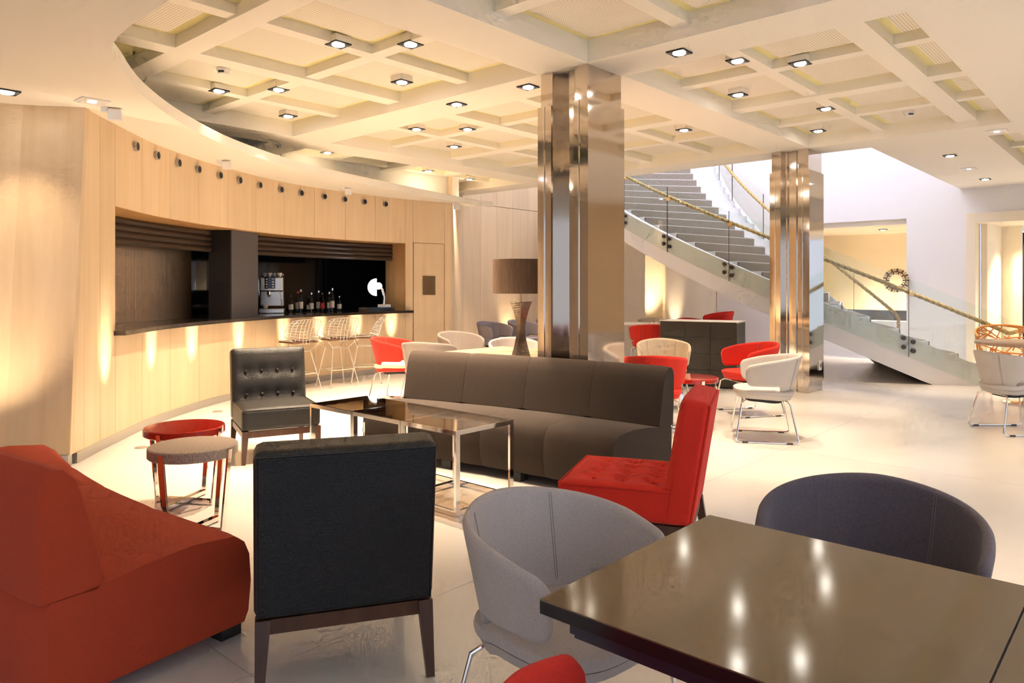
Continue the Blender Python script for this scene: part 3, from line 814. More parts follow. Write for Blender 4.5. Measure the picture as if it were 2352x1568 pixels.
# ---------------- tub chair; local: facing +x
def tub_meshes():
    nphi, nv = 72, 16
    def centre(a, z):
        b = abs(a); sg = 1 if a >= 0 else -1; k = (z - .42) / .365
        rx, ry, xf = .225 + .10 * k, .245 + .06 * k, .165 + .035 * k
        if k < .12: rx -= .03 * (.12 - k) / .12; ry -= .03 * (.12 - k) / .12
        if b < .66:
            ph = math.pi / 2 * b / .66
            p = Vector((-rx * math.cos(ph), sg * ry * math.sin(ph), z)); d = Vector((-math.cos(ph), sg * math.sin(ph), -.28)).normalized()
        else:
            t = (b - .66) / .34
            p = Vector((xf * t, sg * ry * (1 - .07 * t * t), z)); d = Vector((.05 * t, sg, -.2)).normalized()
        return p, d
    inner, outer = [], []
    for i in range(nphi + 1):
        a = -1 + 2 * i / nphi; b = abs(a)
        a = math.copysign(1 - (1 - b) ** 1.25, a); b = abs(a)      # closer columns at the arm ends
        zt = .785 - .10 * b ** 1.5
        k = min(1, max(0, (b - .36) / .13)); k = k * k * (3 - 2 * k)
        zb = .405 + .10 * k
        e = (1 - b) * .60; rc = .055
        if e < rc:
            f = rc - math.sqrt(max(0, rc * rc - (rc - e) ** 2)); zt -= f; zb += f
        ri, ro = [], []
        for j in range(nv + 1):
            v = j / nv; z = zb + (zt - zb) * (.5 - .5 * math.cos(math.pi * v))
            dz = min(z - zb, zt - z, e + .004) if True else 0
            th = .016 * math.sqrt(min(1, max(.03, dz / .014)))
            p, d = centre(a, z)
            ri.append(p - d * th); ro.append(p + d * th)
        inner.append(ri); outer.append(ro)
    tub_meshes.centre = centre
    bm = NB(); grid_solid(bm, inner, outer)
    me_shell = bm
    # seat pad and pan: rounded plan
    def plan(n=40, sx=.265, sy=.255):
        out = []
        for k in range(n):
            t = 2 * math.pi * k / n; c, s = math.cos(t), math.sin(t); p = 2 / 3.0
            out.append((math.copysign(abs(c) ** p, c) * sx + .005, math.copysign(abs(s) ** p, s) * sy))
        return out
    def slab(levels):
        bm = NB(); rings = []
        for (f, z) in levels: rings.append([bm.verts.new((x * f, y * f, z - .012 * (x < -.1))) for x, y in plan()])
        for a, b in zip(rings, rings[1:]):
            for k in range(len(a)): bm.faces.new((a[k], a[(k + 1) % len(a)], b[(k + 1) % len(a)], b[k]))
        bm.faces.new(rings[0][::-1]); bm.faces.new(rings[-1]); return bm
    pad = slab([(.93, .425), (.985, .435), (1.0, .45), (.985, .466), (.93, .476), (.5, .482)])
    pan = slab([(.80, .385), (.90, .392), (.96, .428)])
    plate = slab([(.55, .352), (.60, .355), (.60, .386)])
    return me_shell, pad, pan, plate
def make_tub(shell_m, pad_m):
    t = thing('tub_chair', 'tub chair', 'chair', (0, 0, 0), 0)
    sh, pad, pan, plate = tub_meshes()
    o = obj('shell', sh, shell_m, t, 'full')
    obj('seat_pad', pad, pad_m, t, True); obj('seat_pan', pan, shell_m, t, True); obj('under_plate', plate, 'black_matte', t, True)
    # stitched seams
    for a in (-.27, .27):
        for sd in (-1, 1):
            for off in (-.006, .006):
                bm = NB(); pts = []
                for k in range(13):
                    z = .47 + .285 * k / 12; p_, d_ = tub_meshes.centre(a + off, z); pts.append(p_ + d_ * sd * .0165)
                tube(bm, pts, .0009, 4); obj('seam', bm, 'seam_thread', o, True)
    for sy in (-1, 1):
        pts = [(.15, sy * .10, .368), (.19, sy * .19, .366), (.215, sy * .225, .345), (.262, sy * .262, .05), (.262, sy * .266, .025), (.24, sy * .268, .010), (.0, sy * .268, .008),
               (-.24, sy * .268, .010), (-.262, sy * .266, .025), (-.262, sy * .262, .05), (-.20, sy * .215, .345), (-.18, sy * .18, .366), (-.14, sy * .10, .368)]
        bm = NB(); tube(bm, pts, .0075, 8); lg = obj('leg', bm, 'chrome', t, True)
        for x in (-.19, .19): bxo('glide', (x, sy * .268, .008), (.05, .02, .016), 'bolt', lg)
    bm = NB(); tube(bm, [(.19, -.19, .366), (.19, .19, .366)], .006, 8); obj('cross_bar', bm, 'chrome', t, True)
    bm = NB(); tube(bm, [(-.18, -.18, .366), (-.18, .18, .366)], .006, 8); obj('cross_bar', bm, 'chrome', t, True)
    return t
PROTO = {}
def tub(kind, x, y, deg, label, group, scale=1.0):
    M = {'grey': ('grey_fabric', 'grey_fabric'), 'navy': ('navy_fabric', 'navy_fabric'), 'red': ('red_fabric', 'red_fabric'), 'white': ('white_fabric', 'white_fabric'),
         'cream': ('cream_fabric', 'cream_fabric'), 'slate': ('slate_fabric', 'slate_fabric'), 'warm': ('warm_grey_fabric', 'warm_grey_fabric'), 'redwhite': ('red_fabric', 'cream_fabric')}[kind]
    if kind not in PROTO: PROTO[kind] = make_tub(*M); o = PROTO[kind]
    else: o = copy_tree(PROTO[kind])
    o.location = (x, y, 0); o.rotation_euler = (0, 0, R(deg)); o.scale = (scale,) * 3
    o['label'] = label; o['group'] = group
    return o
FG, NG, MG, BGp = 'tub chairs at the dark table', 'tub chairs around the lamp table', 'tub chairs around the low red table', 'tub chairs behind the black cabinet'
tub('grey', .160, 2.14, -47.5, 'light grey tub chair tucked against the end of the dark table', FG, .95)
tub('navy', 1.036, 2.126, -119.7, 'dark navy-grey tub chair on the far side of the dark table', FG)
tub('red', .278, 1.142, 62, 'red tub chair cut off by the bottom edge of the picture', FG, 1.0)
tub('redwhite', -1.40, 8.95, -15, 'red tub chair with a pale seat pad near the bar stools', NG)
tub('warm', -.96, 8.45, 75, 'warm grey tub chair seen from behind, left of the lamp', NG)
tub('warm', -.70, 9.95, -55, 'grey tub chair beyond the lamp table, facing the sofa', NG)
tub('grey', .03, 8.65, -80, 'pale tub chair whose top shows behind the lamp foot', NG)
tub('slate', -.30, 12.85, -41.9, 'slate grey tub chair in front of the oak wall, leftmost of the row', 'chairs along the oak wall')
tub('slate', .24, 13.42, -41.9, 'slate grey tub chair in front of the oak wall, middle of the row', 'chairs along the oak wall')
tub('slate', .78, 14.0, -41.9, 'slate grey tub chair in front of the oak wall, partly behind the mirrored column', 'chairs along the oak wall')
tub('red', 1.33, 6.85, 80, 'red tub chair seen from behind over the end of the charcoal sofa', MG)
tub('cream', 1.75, 8.45, -95, 'cream tub chair facing the camera at the low red table', MG)
tub('red', 2.62, 8.10, 195, 'red tub chair in front of the black cabinet, facing left', MG)
tub('white', 2.33, 6.78, 168, 'pale grey tub chair in side view beside the column by the stairs', MG)
tub('white', 4.86, 7.10, 0, 'pale tub chair cut off by the right edge of the picture', 'chairs at the right edge')
tub('red', 2.28, 12.3, 92, 'red tub chair seen from behind left of the black cabinet', BGp)
tub('cream', 2.75, 14.3, -90, 'cream tub chair whose rim shows above the far pale table', BGp)
tub('red', 3.46, 14.2, -90, 'red tub chair whose rim shows above the black cabinet', BGp)
tub('red', 4.35, 15.6, 180, 'red tub chair standing highest behind the black cabinet, by the white wall', BGp, 1.12)

# ---------------- dark tables in the foreground
def dark_table(k, label):
    s = .755
    c0 = Vector((.058, 1.524, 0)) + AX * (s / 2) - BX * (s / 2 + k * (s + .004))
    t = thing('dining_table', label, 'table', c0, ANG_A, 'square dark tables pushed together')
    bxo('table_top', (0, 0, .7485), (s, s, .003), 'table_top', t); bxo('edge', (0, 0, .7335), (s, s, .027), 'table_edge', t)
    for sy in (-1, 1):
        bxo('apron', (0, sy * (s / 2 - .05), .697), (s - .1, .02, .046), 'apron', t); bxo('apron', (sy * (s / 2 - .05), 0, .697), (.02, s - .12, .046), 'apron', t)
    bm = NB(); lathe(bm, [(.17, 0), (.17, .012), (.05, .03), (.04, .06), (.04, .72)], 24); obj('pedestal', bm, 'apron', t, True)
    return t
dark_table(0, 'square dark polished table nearest the camera')
dark_table(1, 'second dark polished table joined on at the right edge')

# ---------------- lamp table and lamp
t = thing('lamp_table', 'pale wooden table carrying the big lamp behind the sofa', 'table', (-.02, 7.35, 0), ANG_A)
bxo('table_top', (0, 0, .72), (1.0, 1.15, .04), 'table_wood', t, 0, .006)
for sx in (-1, 1):
    for sy in (-1, 1): bxo('leg', (sx * .44, sy * .50, .35), (.05, .05, .70), 'chrome', t)
t = thing('table_lamp', 'table lamp with bronze hourglass foot and wide brown drum shade', 'lamp', (.085, 6.95, .74), R(12))
bm = NB(); rings = []
for k in range(25):
    u = k / 24; w_ = .030 + .050 * abs(2 * u - 1) ** 1.7; tw = R(40) * u
    rings.append([bm.verts.new((w_ * 1.35 * math.cos(tw + R(45) + q * math.pi / 2), w_ * 1.35 * math.sin(tw + R(45) + q * math.pi / 2), .52 * u)) for q in range(4)])
for a, b in zip(rings, rings[1:]):
    for q in range(4): bm.faces.new((a[q], a[(q + 1) % 4], b[(q + 1) % 4], b[q]))
bm.faces.new(rings[0][::-1]); bm.faces.new(rings[-1]); obj('base', bm, 'bronze', t)
bm = NB(); tube(bm, [(0, 0, .52), (0, 0, .66)], .011, 10); obj('stem', bm, 'brass', t, True)
bm = NB(); tube(bm, [(0, 0, .64), (0, 0, .70)], .018, 10); obj('socket', bm, 'brass', t, True)
bm = NB(); n = 48
P = [[Vector((.27 * math.cos(2 * math.pi * i / n), .27 * math.sin(2 * math.pi * i / n), z)) for z in (.595, .915)] for i in range(n + 1)]
Q = [[Vector((v.x * .985, v.y * .985, v.z)) for v in r] for r in P]
grid_solid(bm, P, Q); bmesh.ops.remove_doubles(bm, verts=bm.verts, dist=1e-5); obj('lamp_shade', bm, 'shade', t, True)
bm = NB(); bmesh.ops.create_uvsphere(bm, u_segments=12, v_segments=8, radius=.035); obj('bulb', bm, 'lamp_glow', t, True, (0, 0, .75))

# ---------------- black cabinet
t = thing('sideboard', 'black panelled sideboard with a pale top in front of the stairs', 'sideboard', (2.72, 10.45, 0), R(-30))
bxo('body', (0, 0, .46), (1.08, .50, .88), 'cabinet_body', t)
bxo('top', (0, 0, .908), (1.10, .52, .016), 'plaster_cream', t)
for r_ in range(4):
    for c_ in range(3):
        bxo('panel', (-.36 + c_ * .36, -.255, .135 + r_ * .222), (.352, .014, .214), 'cabinet_panel', t)
# ---------------- far pale table
t = thing('metal_leg_table', 'pale topped table on thin dark legs beside the black sideboard', 'table', (2.35, 13.1, 0), R(0))
bxo('table_top', (0, 0, .735), (.95, .8, .025), 'plaster_cream', t)
for sx in (-1, 1):
    for sy in (-1, 1): bxo('leg', (sx * .44, sy * .36, .36), (.025, .025, .72), 'bolt', t)
    bxo('stretcher', (sx * .44, 0, .62), (.02, .70, .02), 'bolt', t)
# ---------------- table and wicker chair at the right edge
t = thing('round_wood_table', 'pale wooden table at the right edge beside the wicker chair', 'table', (6.15, 8.75, 0), 0)
bm = NB(); lathe(bm, [(0, .70), (.52, .70), (.53, .71), (.53, .735), (.52, .74), (0, .74)], 48); obj('table_top', bm, 'table_wood', t, True)
bm = NB(); lathe(bm, [(.24, 0), (.24, .015), (.04, .03), (.035, .70)], 24); obj('pedestal', bm, 'chrome', t, True)
t = thing('wicker_chair', 'orange wicker armchair at the right edge', 'chair', (6.62, 9.75, 0), R(-110))
def wk(u, v):   # wrapped back and seat surface
    ph = R(-105 + 210 * u); z = .32 + .55 * v
    return Vector((-.30 * math.cos(ph) * (1 + .12 * v), .34 * math.sin(ph) * (1 + .12 * v), z - .14 * abs(2 * u - 1) ** 2 * v))
bm = NB()
for k in range(70):
    u0, v0 = random.random(), random.choice([0, 1, random.random()]); ang = random.uniform(0, math.pi)
    pts = []
    for q in range(9):
        d = (q - 4) * .07; u, v = u0 + d * math.cos(ang), v0 + d * math.sin(ang) * 1.6
        if 0 <= u <= 1 and 0 <= v <= 1: pts.append(wk(u, v))
    if len(pts) > 2: tube(bm, pts, .009, 5)
for v in (0, 1): tube(bm, [wk(q / 24, v) for q in range(25)], .014, 6)
for u in (0, 1): tube(bm, [wk(u, q / 6) for q in range(7)], .014, 6)
obj('woven_back', bm, 'wicker', t, True)
bm = cushion(.56, .56, .08, .03, 10, .02); obj('seat', bm, 'wicker', t, True, (.02, 0, .40))
for (x, y) in ((.24, .24), (.24, -.24), (-.22, .22), (-.22, -.22)):
    bm = NB(); tube(bm, [(x, y, .38), (x * 1.1, y * 1.1, 0)], .016, 8); obj('leg', bm, 'wicker', t, True)

# ---------------- wire bar stools; local: facing +x
def make_stool():
    t = thing('bar_stool', 'stool', 'bar stool', (0, 0, 0), 0)
    H0 = .64
    def basket(u, v):    # u across -1..1, v 0 front of seat .. 1 top of back
        if v < .45:
            k = v / .45; x = .20 - .38 * k; z = H0 + .02 * (1 - k) + .0
            z += .05 * abs(u) ** 2.2 * (.3 + k); y = u * (.20 + .05 * k)
        else:
            k = (v - .45) / .55; x = -.18 - .11 * k + .02 * math.sin(k * 3.14); z = H0 + .02 + .31 * k ** 1.05 - .02 * abs(u) ** 2 * k
            x += .13 * abs(u) ** 2.2 * (1 - .35 * k); y = u * (.25 + .015 * k - .06 * max(0, k - .75) / .25)
            z += .05 * abs(u) ** 2.2 * (1 - k) * 1.3
        return Vector((x, y, z))
    bm = NB()
    for i in range(11):
        u = -1 + 2 * i / 10; tube(bm, [basket(u, q / 18) for q in range(19)], .0045, 4, False, False)
    for j in range(15):
        v = j / 14; tube(bm, [basket(-1 + 2 * q / 12, v) for q in range(13)], .0045, 4, False, False)
    rim = [basket(-1, q / 14) for q in range(15)] + [basket(-1 + 2 * q / 12, 1) for q in range(1, 13)] + [basket(1, 1 - q / 14) for q in range(1, 15)] + [basket(1 - 2 * q / 12, 0) for q in range(1, 12)]
    tube(bm, rim, .005, 5, True); obj('wire_shell', bm, 'wire', t, True)
    bm = cushion(.36, .38, .03, .012, 8, .01); obj('seat_pad', bm, 'dark_wood_block', t, True, (.0, 0, H0 + .022))
    foot = [(.21, -.22), (.21, .22), (-.22, .22), (-.22, -.22)]; topp = [(.13, -.12), (.13, .12), (-.10, .12), (-.10, -.12)]
    for (fx, fy), (tx, ty) in zip(foot, topp):
        bm = NB(); tube(bm, [(fx, fy, .012), (tx, ty, H0 - .10), (tx * 1.35, ty * 1.75, H0 - .005)], .0065, 6); lg = obj('leg', bm, 'wire', t, True)
        bm = NB(); lathe(bm, [(.014, 0), (.014, .006), (.007, .016)], 10, (fx, fy, 0)); obj('glide', bm, 'chrome', lg)
    def mid(i, z):
        k = z / (H0 - .10); return (foot[i][0] + (topp[i][0] - foot[i][0]) * k, foot[i][1] + (topp[i][1] - foot[i][1]) * k, z)
    bm = NB(); tube(bm, [mid(i, .24) for i in range(4)], .0055, 6, True); obj('footrest', bm, 'wire', t, True)
    bm = NB(); tube(bm, [(*topp[i], H0 - .10) for i in range(4)], .0055, 6, True); obj('seat_frame', bm, 'wire', t, True)
    return t
st = make_stool(); u_ = [False]
put(st, u_, (-2.86, 9.80, 0), R(140), 'chrome wire bar stool seen from behind, leftmost of three at the bar', 'wire bar stools')
put(st, u_, (-2.47, 10.35, 0), R(132), 'chrome wire bar stool seen from behind, middle one of three', 'wire bar stools')
put(st, u_, (-2.14, 10.75, 0), R(190), 'chrome wire bar stool in side view nearest the oak door', 'wire bar stools')

# ================================================================= BAR
o = curved_slab('bar_counter', SB0 - .03, SB1 + .10, .965, 1.005, -.10, 1.0, 'bar_top'); tag(o, 'long dark stone bar counter running along the curved opening', 'counter')
def shutter(s0, s1, label):
    t = thing('roller_shutter', label, 'shutter', (0, 0, 0), 0, 'half-raised bar shutters')
    n = 4
    for k in range(n):
        z0 = 1.84 + k * .070; nn = max(3, int((s1 - s0) / .15)); bm = NB()
        P, Q = [], []
        for i in range(nn + 1):
            s = s0 + (s1 - s0) * i / nn
            P.append([wc(s, .40 - .026 * math.sin(math.pi * q / 4), z0 + .068 * q / 4) for q in range(5)])
            Q.append([wc(s, .43, z0 + .068 * q / 4) for q in range(5)])
        grid_solid(bm, P, Q); obj('slat', bm, 'shutter', t, True)
    return t
SP0, SP1 = s_at_ray(548), s_at_ray(609)
shutter(SB0 + .005, SP0, 'dark roller shutter over the left half of the bar opening')
shutter(SP1, SB1 - .005, 'dark roller shutter over the right half of the bar opening')
o = curved_slab('bar_pillar', SP0, SP1, 1.005, BAR_Z1 - .005, .115, .42, 'black_matte', None, 3); curved_slab('lit_face', SP0 + .01, SP1, 1.005, BAR_Z1 - .005, .10, .114, 'dark_grey_panel', o, 3); tag(o, 'dark grey square pillar dividing the bar opening', 'pillar')  # black body paints in the unlit side; the grey face is the pillar's tone
def s_ray_off(px, off):
    k = (px - CX) / FPX
    return min((i * .02 for i in range(int(SL / .02))), key=lambda q: abs(wc(q, off).x / wc(q, off).y - k))
o = curved_slab('bar_screen', SB0 - .25, s_ray_off(440, .62), 1.006, 1.90, .62, .65, 'bronze_screen'); tag(o, 'bronze-tinted steel screen closing the left end of the bar', 'screen')
def bar_at(px, off, z=1.005):
    s = s_at_ray(px); return wc(s, off, z)
# coffee machine with cups
p = bar_at(640, .75); sa = s_at_ray(640); tg = (wc(sa + .1) - wc(sa - .1)); ang = math.atan2(tg.y, tg.x)
p = Vector((-3.62, 11.05, 1.005))
t = thing('coffee_machine', 'steel espresso machine with cups on top behind the dark pillar', 'coffee machine', p, R(15))
bxo('body', (0, .05, .22), (.34, .40, .24), 'steel_machine', t, 0, .015); bxo('base', (0, 0, .035), (.36, .52, .07), 'steel_machine', t, 0, .01)
bxo('head', (0, -.12, .43), (.34, .22, .22), 'steel_machine', t, 0, .02)
bxo('control_panel', (-.02, -.235, .45), (.15, .01, .17), 'black_gloss', t)
for k in range(4):
    for sx in (-1, 1): bxo('key', (-.02 + sx * .045, -.242, .39 + k * .038), (.022, .006, .016), 'porcelain', t)
bm = NB(); lathe(bm, [(.035, 0), (.035, .05), (.02, .06)], 16); obj('brew_group', bm, 'chrome', t, True, (-.03, -.20, .27))
bm = NB(); tube(bm, [(-.03, -.20, .27), (-.03, -.36, .255)], .014, 8); obj('portafilter', bm, 'black_matte', t, True)
bm = NB(); tube(bm, [(.13, -.22, .33), (.14, -.26, .22), (.15, -.25, .10)], .006, 6); obj('steam_wand', bm, 'chrome', t, True)
cups = []
for k in range(4):
    bm = NB(); lathe(bm, [(.0, 0), (.022, 0), (.036, .03), (.04, .058), (.036, .058), (.03, .02), (0, .012)], 16)
    o = obj('coffee_cup', bm, 'porcelain', None, True, p + Vector((-.09 + .075 * k, -.05 - .03 * (k % 2), .542)))
    bm = NB(); tube(bm, [(.036, 0, .045), (.058, 0, .04), (.056, 0, .02), (.034, 0, .016)], .005, 6); obj('handle', bm, 'porcelain', o, True)
    tag(o, '%s white coffee cup from the left on top of the espresso machine' % ORD[k], 'cup', 'cups on the espresso machine')
bm = NB(); lathe(bm, [(0, 0), (.025, 0), (.04, .035), (.044, .06), (.04, .06), (.03, .02), (0, .012)], 16)
o = obj('coffee_cup', bm, 'porcelain', None, True, p + Vector((-.03, -.21, .072))); tag(o, 'white cup under the spout of the espresso machine', 'cup', 'cups on the espresso machine')
# bottles
def bottle(k, pos, h, r, mg, cap, lab, label):
    t = thing('bottle', label, 'bottle', pos, 0, 'bottles on the bar')
    bm = NB(); lathe(bm, [(0, 0), (r, 0), (r, h * .58), (r * .75, h * .68), (r * .34, h * .78), (r * .34, h * .93)], 16); obj('body', bm, mg, t, True)
    bm = NB(); lathe(bm, [(0, h * .90), (r * .42, h * .90), (r * .42, h), (0, h)], 12); obj('cap', bm, cap, t, True)
    bm = NB(); lathe(bm, [(r * 1.02, h * .15), (r * 1.02, h * .45)], 16); obj('paper_label', bm, lab, t, True)
names = ['amber spirit bottle with black cap beside the espresso machine', 'bottle with a red cap second from the espresso machine', 'tall clear bottle with white cap among the bar bottles',
         'squat amber bottle in the middle of the bar bottles', 'clear bottle with white label in the middle of the bar bottles', 'clear square-shouldered bottle right of the white labels',
         'dark red labelled bottle among the bar bottles', 'slim clear bottle near the end of the bar bottles', 'tallest clear bottle near the end of the bar bottles', 'small clear bottle at the end of the bar bottles']
q0, q1 = Vector((-3.42, 11.35, 1.005)), Vector((-2.83, 11.90, 1.005))
for k, nme in enumerate(names):
    pos = q0.lerp(q1, k / 9) + Vector((random.uniform(-.01, .01), (.07 if k % 2 else -.05), 0))
    h = [.27, .32, .35, .24, .30, .33, .30, .31, .37, .24][k]
    bottle(k, pos, h, .036, ['bottle_amber', 'bottle_clear', 'bottle_clear', 'bottle_amber', 'bottle_clear', 'bottle_clear', 'bottle_amber', 'bottle_clear', 'bottle_clear', 'bottle_clear'][k],
           ['black_matte', 'sign_red', 'porcelain', 'black_matte', 'chrome', 'chrome', 'black_matte', 'chrome', 'chrome', 'chrome'][k], ['label_white', 'label_white', 'label_white', 'label_white', 'label_white', 'label_white', 'label_red', 'label_white', 'label_white', 'label_white'][k], nme)
# beer tap with lit round sign
t = thing('beer_tap', 'curved chrome beer tap with a lit round sign on the bar', 'beer tap', (-2.16, 11.97, 1.005), R(0))
bxo('drip_tray', (-.05, 0, .03), (.55, .22, .06), 'black_gloss', t); bxo('foot', (.08, -.02, .075), (.22, .10, .07), 'steel_machine', t, 0, .01)
bm = NB(); tube(bm, [(.06, 0, .06), (.07, 0, .2), (.06, 0, .28), (.04, 0, .35), (.01, 0, .40)], [.026, .022, .02, .018, .016], 12); obj('spout_tower', bm, 'chrome', t, True)
bm = NB(); prism(bm, [(.0, -.14)] + [(.14 * math.cos(R(270 - 180 * q / 24)), .14 * math.sin(R(270 - 180 * q / 24))) for q in range(1, 24)] + [(.0, .14)], 0, .03); o = obj('round_sign', bm, 'sign_glow', t, False, (-.05, -.02, .385), (R(90), 0, 0))
bxo('emblem_bar', (-.085, -.055, .395), (.04, .006, .012), 'black_matte', t)
bm = NB(); lathe(bm, [(0, 0), (.055, 0), (.055, .02), (0, .02)], 24); obj('tap_badge', bm, 'sign_glow', t, True, (-.015, -.03, .405), (R(90), 0, 0))
bxo('tap_handle', (-.07, -.06, .30), (.014, .014, .09), 'chrome', t)
# round speakers above the bar opening
SPK = [308, 359, 406, 455, 502, 547, 595, 643, 693, 741, 790, 838, 885]
for k, px in enumerate(SPK):
    s = s_at_ray(px); c = wc(s, -.012, 2.735); nn = (wc(s, -.5) - wc(s, 0)).normalized()
    o = thing('round_speaker', '%s small round black speaker from the left in the oak above the bar' % ORD[k], 'speaker', c, 0, 'round speakers above the bar opening')
    o.rotation_euler = nn.to_track_quat('Z', 'Y').to_euler()
    bm = NB(); lathe(bm, [(.038, -.03), (.045, .0), (.045, .02), (.038, .022), (.036, .004)], 20); obj('rim', bm, 'steel_trim', o, True)
    bm = NB(); lathe(bm, [(0, .024), (.038, .021), (.038, -.01), (0, -.012)], 20); obj('grille', bm, 'black_matte', o, True)

# ================================================================= LIGHTS AND CEILING FITTINGS
def spot(name, parent, loc, power, deg, blend=.6, rot=(0, 0, 0), color=WARM, r=.04):
    d = bpy.data.lights.new(name, 'SPOT'); d.energy = power; d.spot_size = R(deg); d.spot_blend = max(blend, .75); d.color = color; d.shadow_soft_size = r
    o = bpy.data.objects.new(name, d); COL.objects.link(o); o.parent = parent; o.location = loc; o.rotation_euler = rot
    return o
PZ = L2 + .006
def downlight(pos, label, group, power=132, deg=80, s=.15):
    t = thing('downlight', label, 'downlight', pos, ANG_A, group)
    for k in (-1, 1):
        bxo('frame', (k * (s / 2 - .006), 0, -.004), (.012, s, .010), 'black_matte', t); bxo('frame', (0, k * (s / 2 - .006), -.004), (s - .024, .012, .010), 'black_matte', t)
    bxo('well', (0, 0, -.003), (s - .02, s - .02, .006), 'black_matte', t)
    bm = NB(); lathe(bm, [(0, 0), (s * .31, 0), (s * .33, -.006), (s * .28, -.012), (0, -.013)], 24); obj('lamp', bm, 'lamp_glow', t, True, (0, 0, -.004))
    if abs(pos.z - PZ) < .01: bxo('housing', (0, 0, .028), (s - .004, s - .004, .052), 'plaster', t)
    spot('lamp_beam', t, (0, 0, -.03), power, deg)
    return t
PZ = L2 + .006
for (x, y, z, lb) in [
    (777, 101, PZ, 'black-framed square downlight in a coffer, top left of the ceiling'), (943, 101, PZ, 'black-framed downlight paired to the right of another near the top'),
    (923, 188, PZ, 'black-framed downlight in the perforated coffer left of the first column'), (640, 205, PZ, 'black-framed downlight beside a rib in the left coffer'),
    (503, 208, PZ, 'black-framed downlight nearest the curved soffit'), (662, 266, PZ, 'black-framed downlight in the far corner of the left coffer'),
    (957, 296, PZ, 'small downlight at the left of a far coffer'), (1074, 296, PZ, 'small downlight at the right of a far coffer'), (1043, 336, PZ, 'small downlight in the far coffer corner left of the column'),
    (752, 350, PZ, 'dim downlight over the soffit in the coffer next to the bar wall'), (984, 392, PZ, 'tiny downlight in the last coffer before the oak wall, left'), (1078, 411, PZ, 'tiny downlight in the last coffer before the oak wall, right'),
    (1838, 145, PZ, 'tilted downlight in the right coffer under the perforated panels'), (1695, 217, PZ, 'tilted downlight with protruding lamp right of the first column'),
    (1694, 139, PZ, 'downlight in the right coffer nearest the first column'),
    (1897, 249, PZ, 'downlight in the coffer above the second column'), (1879, 300, PZ, 'downlight just above the second column'), (1571, 298, PZ, 'downlight in the far coffer between the two columns'),
    (1560, 120, L0, 'black-framed downlight on the beam right of the first column'), (1213, 199, L0, 'black-framed downlight on the beam beside the first column'),
    (1049, 239, L0, 'black-framed downlight on the beam left of the first column'), (2182, 357, L0, 'downlight in the flat ceiling at the right'),
    (2263, 411, L0, 'downlight with round lamp farthest in the right flat ceiling')]:
    downlight(at(x, y, z - .003), lb, 'ceiling downlights', 6 if x == 503 else 40 if x == 752 else 72 if x > 1500 else 122, 48 if x > 1500 else 80)
downlight(at(15, 210, SOF - .003), 'downlight in the soffit at the left edge', 'ceiling downlights', 16)
# unseen downlights added outside the frame to even out the lighting
for (a, b) in ((-3.7, -1.2), (-4.0, 1.1), (-3.9, -2.3), (-6.0, -1.2)):
    p = G(a - .3, b, L3 - .003)
    downlight(p, 'unseen downlight added over the foreground', 'added downlights over the foreground', 56)
for (a, b) in ((2.0, -4.0), (-1.5, -4.2), (7.0, -3.6)):
    downlight(G(a, b, L0 - .003), 'unseen downlight added in the flat ceiling on the right', 'added downlights over the right side', 90)
# floor uplights grazing the oak wall
def uplight(pos, aim, label, group, power=75, deg=19):
    t = thing('floor_uplight', label, 'floor light', pos, 0, group)
    bm = NB(); lathe(bm, [(.03, .0), (.055, .0), (.055, .006), (.03, .008)], 24); obj('ring', bm, 'steel_trim', t, True)
    bm = NB(); lathe(bm, [(0, .0), (.034, .0), (.034, .007), (0, .007)], 20); obj('lens', bm, 'uplight_glow', t, True)
    l = spot('lamp_beam', t, (0, 0, .02), power, deg, 1.0); l.rotation_euler = Vector(aim).normalized().to_track_quat('-Z', 'Y').to_euler()
    return t
for k, px in enumerate((240, 345, 441, 545, 650, 735, 815, 900)):
    s = s_at_ray(px); c = wc(s, -.30, .0); w_ = (wc(s, 0) - wc(s, -.30)); 
    uplight(c, (w_.x * 1.2, w_.y * 1.2, 1.0), '%s small round floor light from the left along the oak bar wall' % ORD[k], 'floor lights along the bar wall')
uplight((-3.92, 4.95, 0), (0, .62, 1.0), 'small round floor light under the leaning oak wall', 'floor lights elsewhere', 42, 60)
uplight((3.22, 16.7, 0), (0, .42, 1.3), 'floor light washing the niche under the stairs', 'floor lights elsewhere', 110, 40)
uplight((3.75, 16.55, 0), (0, .35, 1.2), 'floor light washing the cream wall right of the niche', 'floor lights elsewhere', 40, 26)
uplight((.10, 15.45, 0), (-.25, .22, 1.0), 'floor light behind the row of slate chairs', 'floor lights elsewhere', 30, 50)
for k in range(2):
    c = WA0 + WD * (1.35 + .8 * k) + AX * 2.4
    uplight((c.x, c.y, .0), (AX.x * .25, AX.y * .25, 1), ['right-hand', 'left-hand'][k] + ' floor light in the room behind the wall opening', 'floor lights elsewhere', 40, 40)
c = WA0 + WD * 1.6 + AX * 1.2 + Vector((0, 0, 2.61)); downlight(c, 'downlight in the room behind the wall opening', 'lights in the rooms beyond', 160, 120)
c = WA0 + WD * -1.2 + AX * 1.4 + Vector((0, 0, 2.59)); downlight(c, 'downlight in the entrance hall', 'lights in the rooms beyond', 160, 120)
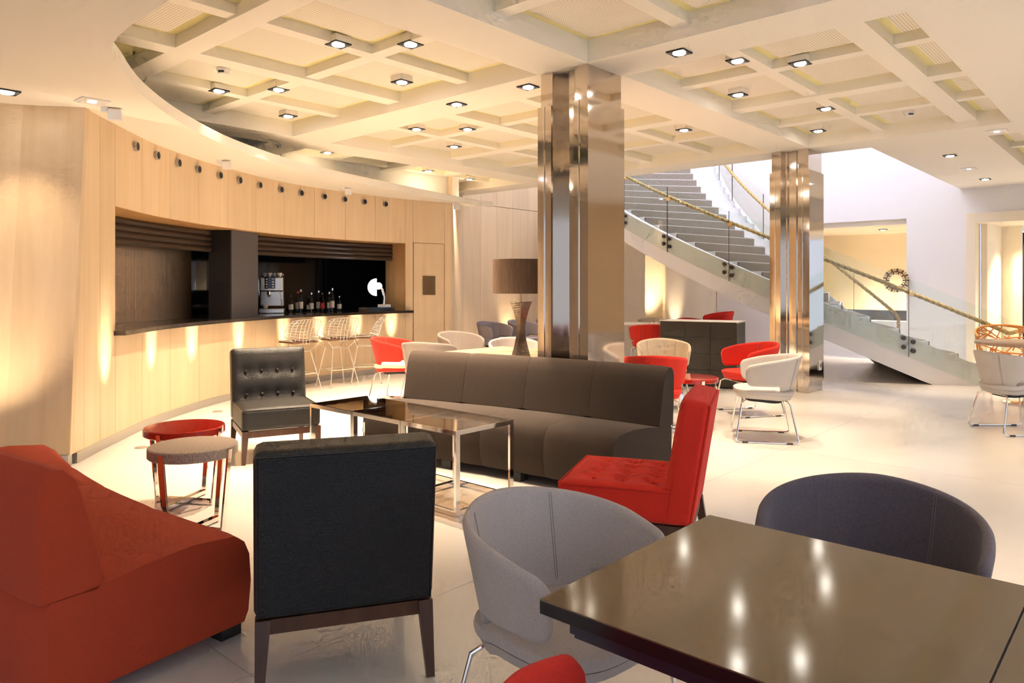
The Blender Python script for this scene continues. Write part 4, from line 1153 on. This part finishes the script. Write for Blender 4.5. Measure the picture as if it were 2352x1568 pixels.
# little white projectors under the soffit
for (x, y, lb) in ((258, 262, 'white bracket projector under the soffit, nearest the leaning oak wall'), (516, 378, 'white bracket projector under the soffit over the left shutter'),
                   (796, 439, 'white bracket projector under the soffit over the right shutter'), (1047, 474, 'white bracket projector at the far end of the soffit')):
    p = at(x, y, SOF - .05)
    t = thing('wall_projector', lb, 'projector', (p.x, p.y, SOF), R(20), 'white projectors under the soffit')
    bxo('bracket', (-.055, 0, -.02), (.05, .05, .04), 'white_plastic', t); bxo('body', (.02, 0, -.06), (.10, .07, .085), 'white_plastic', t, 0, .006)
# flush emergency lights
for (x, y, z, lb) in ((212, 232, SOF, 'square flush emergency light in the soffit at the left'), (2225, 387, L0, 'small flush emergency light between the right downlights'), (2290, 301, L0, 'flush emergency light beside the slot coffer at the right')):
    p = at(x, y, z - .002); t = thing('emergency_light', lb, 'emergency light', p, ANG_A, 'flush emergency lights')
    bxo('plate', (0, 0, -.003), (.20, .20, .008), 'white_plastic', t); bxo('lens', (0, 0, -.008), (.05, .05, .006), 'led_glow', t)
# smoke detectors
for (x, y, lb) in ((513, 162, 'white smoke detector on the ceiling near the curved soffit'), (2087, 260, 'white smoke detector in the coffer at the right')):
    p = at(x, y, L3 - .02); t = thing('smoke_detector', lb, 'smoke detector', (p.x, p.y, L3), 0, 'smoke detectors')
    bm = NB(); lathe(bm, [(.06, 0), (.06, -.02), (.05, -.03), (.045, -.055), (0, -.06)], 20); obj('housing', bm, 'white_plastic', t, True)
    bxo('vent_slot', (0, -.05, -.04), (.05, .012, .012), 'black_matte', t)
# round mosaic mirror seen through the glass
c = WA0 + WD * 1.02 + AX * -.10
t = thing('round_wreath', 'round wooden mosaic ring hanging by the wall opening', 'wall ornament', (c.x, c.y, 1.52), ANG_A)
for k, (rr, n, sz) in enumerate(((.205, 26, .055), (.140, 20, .042))):
    for i in range(n):
        a = 2 * math.pi * i / n
        bm = NB(); box(bm, (0, 0, 0), (.035, sz * .62, sz * 1.0))
        o = obj('block', bm, 'dark_wood_block' if (i + k) % 2 else 'rope', t, False, (0, rr * math.cos(a), rr * math.sin(a)), (a - math.pi / 2, 0, 0))
bm = NB(); tube(bm, [(0.0, .172 * math.cos(2 * math.pi * k / 32), .172 * math.sin(2 * math.pi * k / 32)) for k in range(32)], .012, 6, True); obj('hoop', bm, 'dark_wood_block', t, True)
# exit sign in the hall
c = WA0 + WD * -.40 + AX * 1.5
t = thing('exit_sign', 'small red and white fire sign inside the entrance hall', 'sign', (c.x, c.y, 2.02), ANG_A)
bxo('plate', (-.14, .03, 0), (.012, .08, .16), 'sign_red', t); bxo('symbol', (-.148, .04, 0), (.006, .04, .08), 'white_plastic', t)
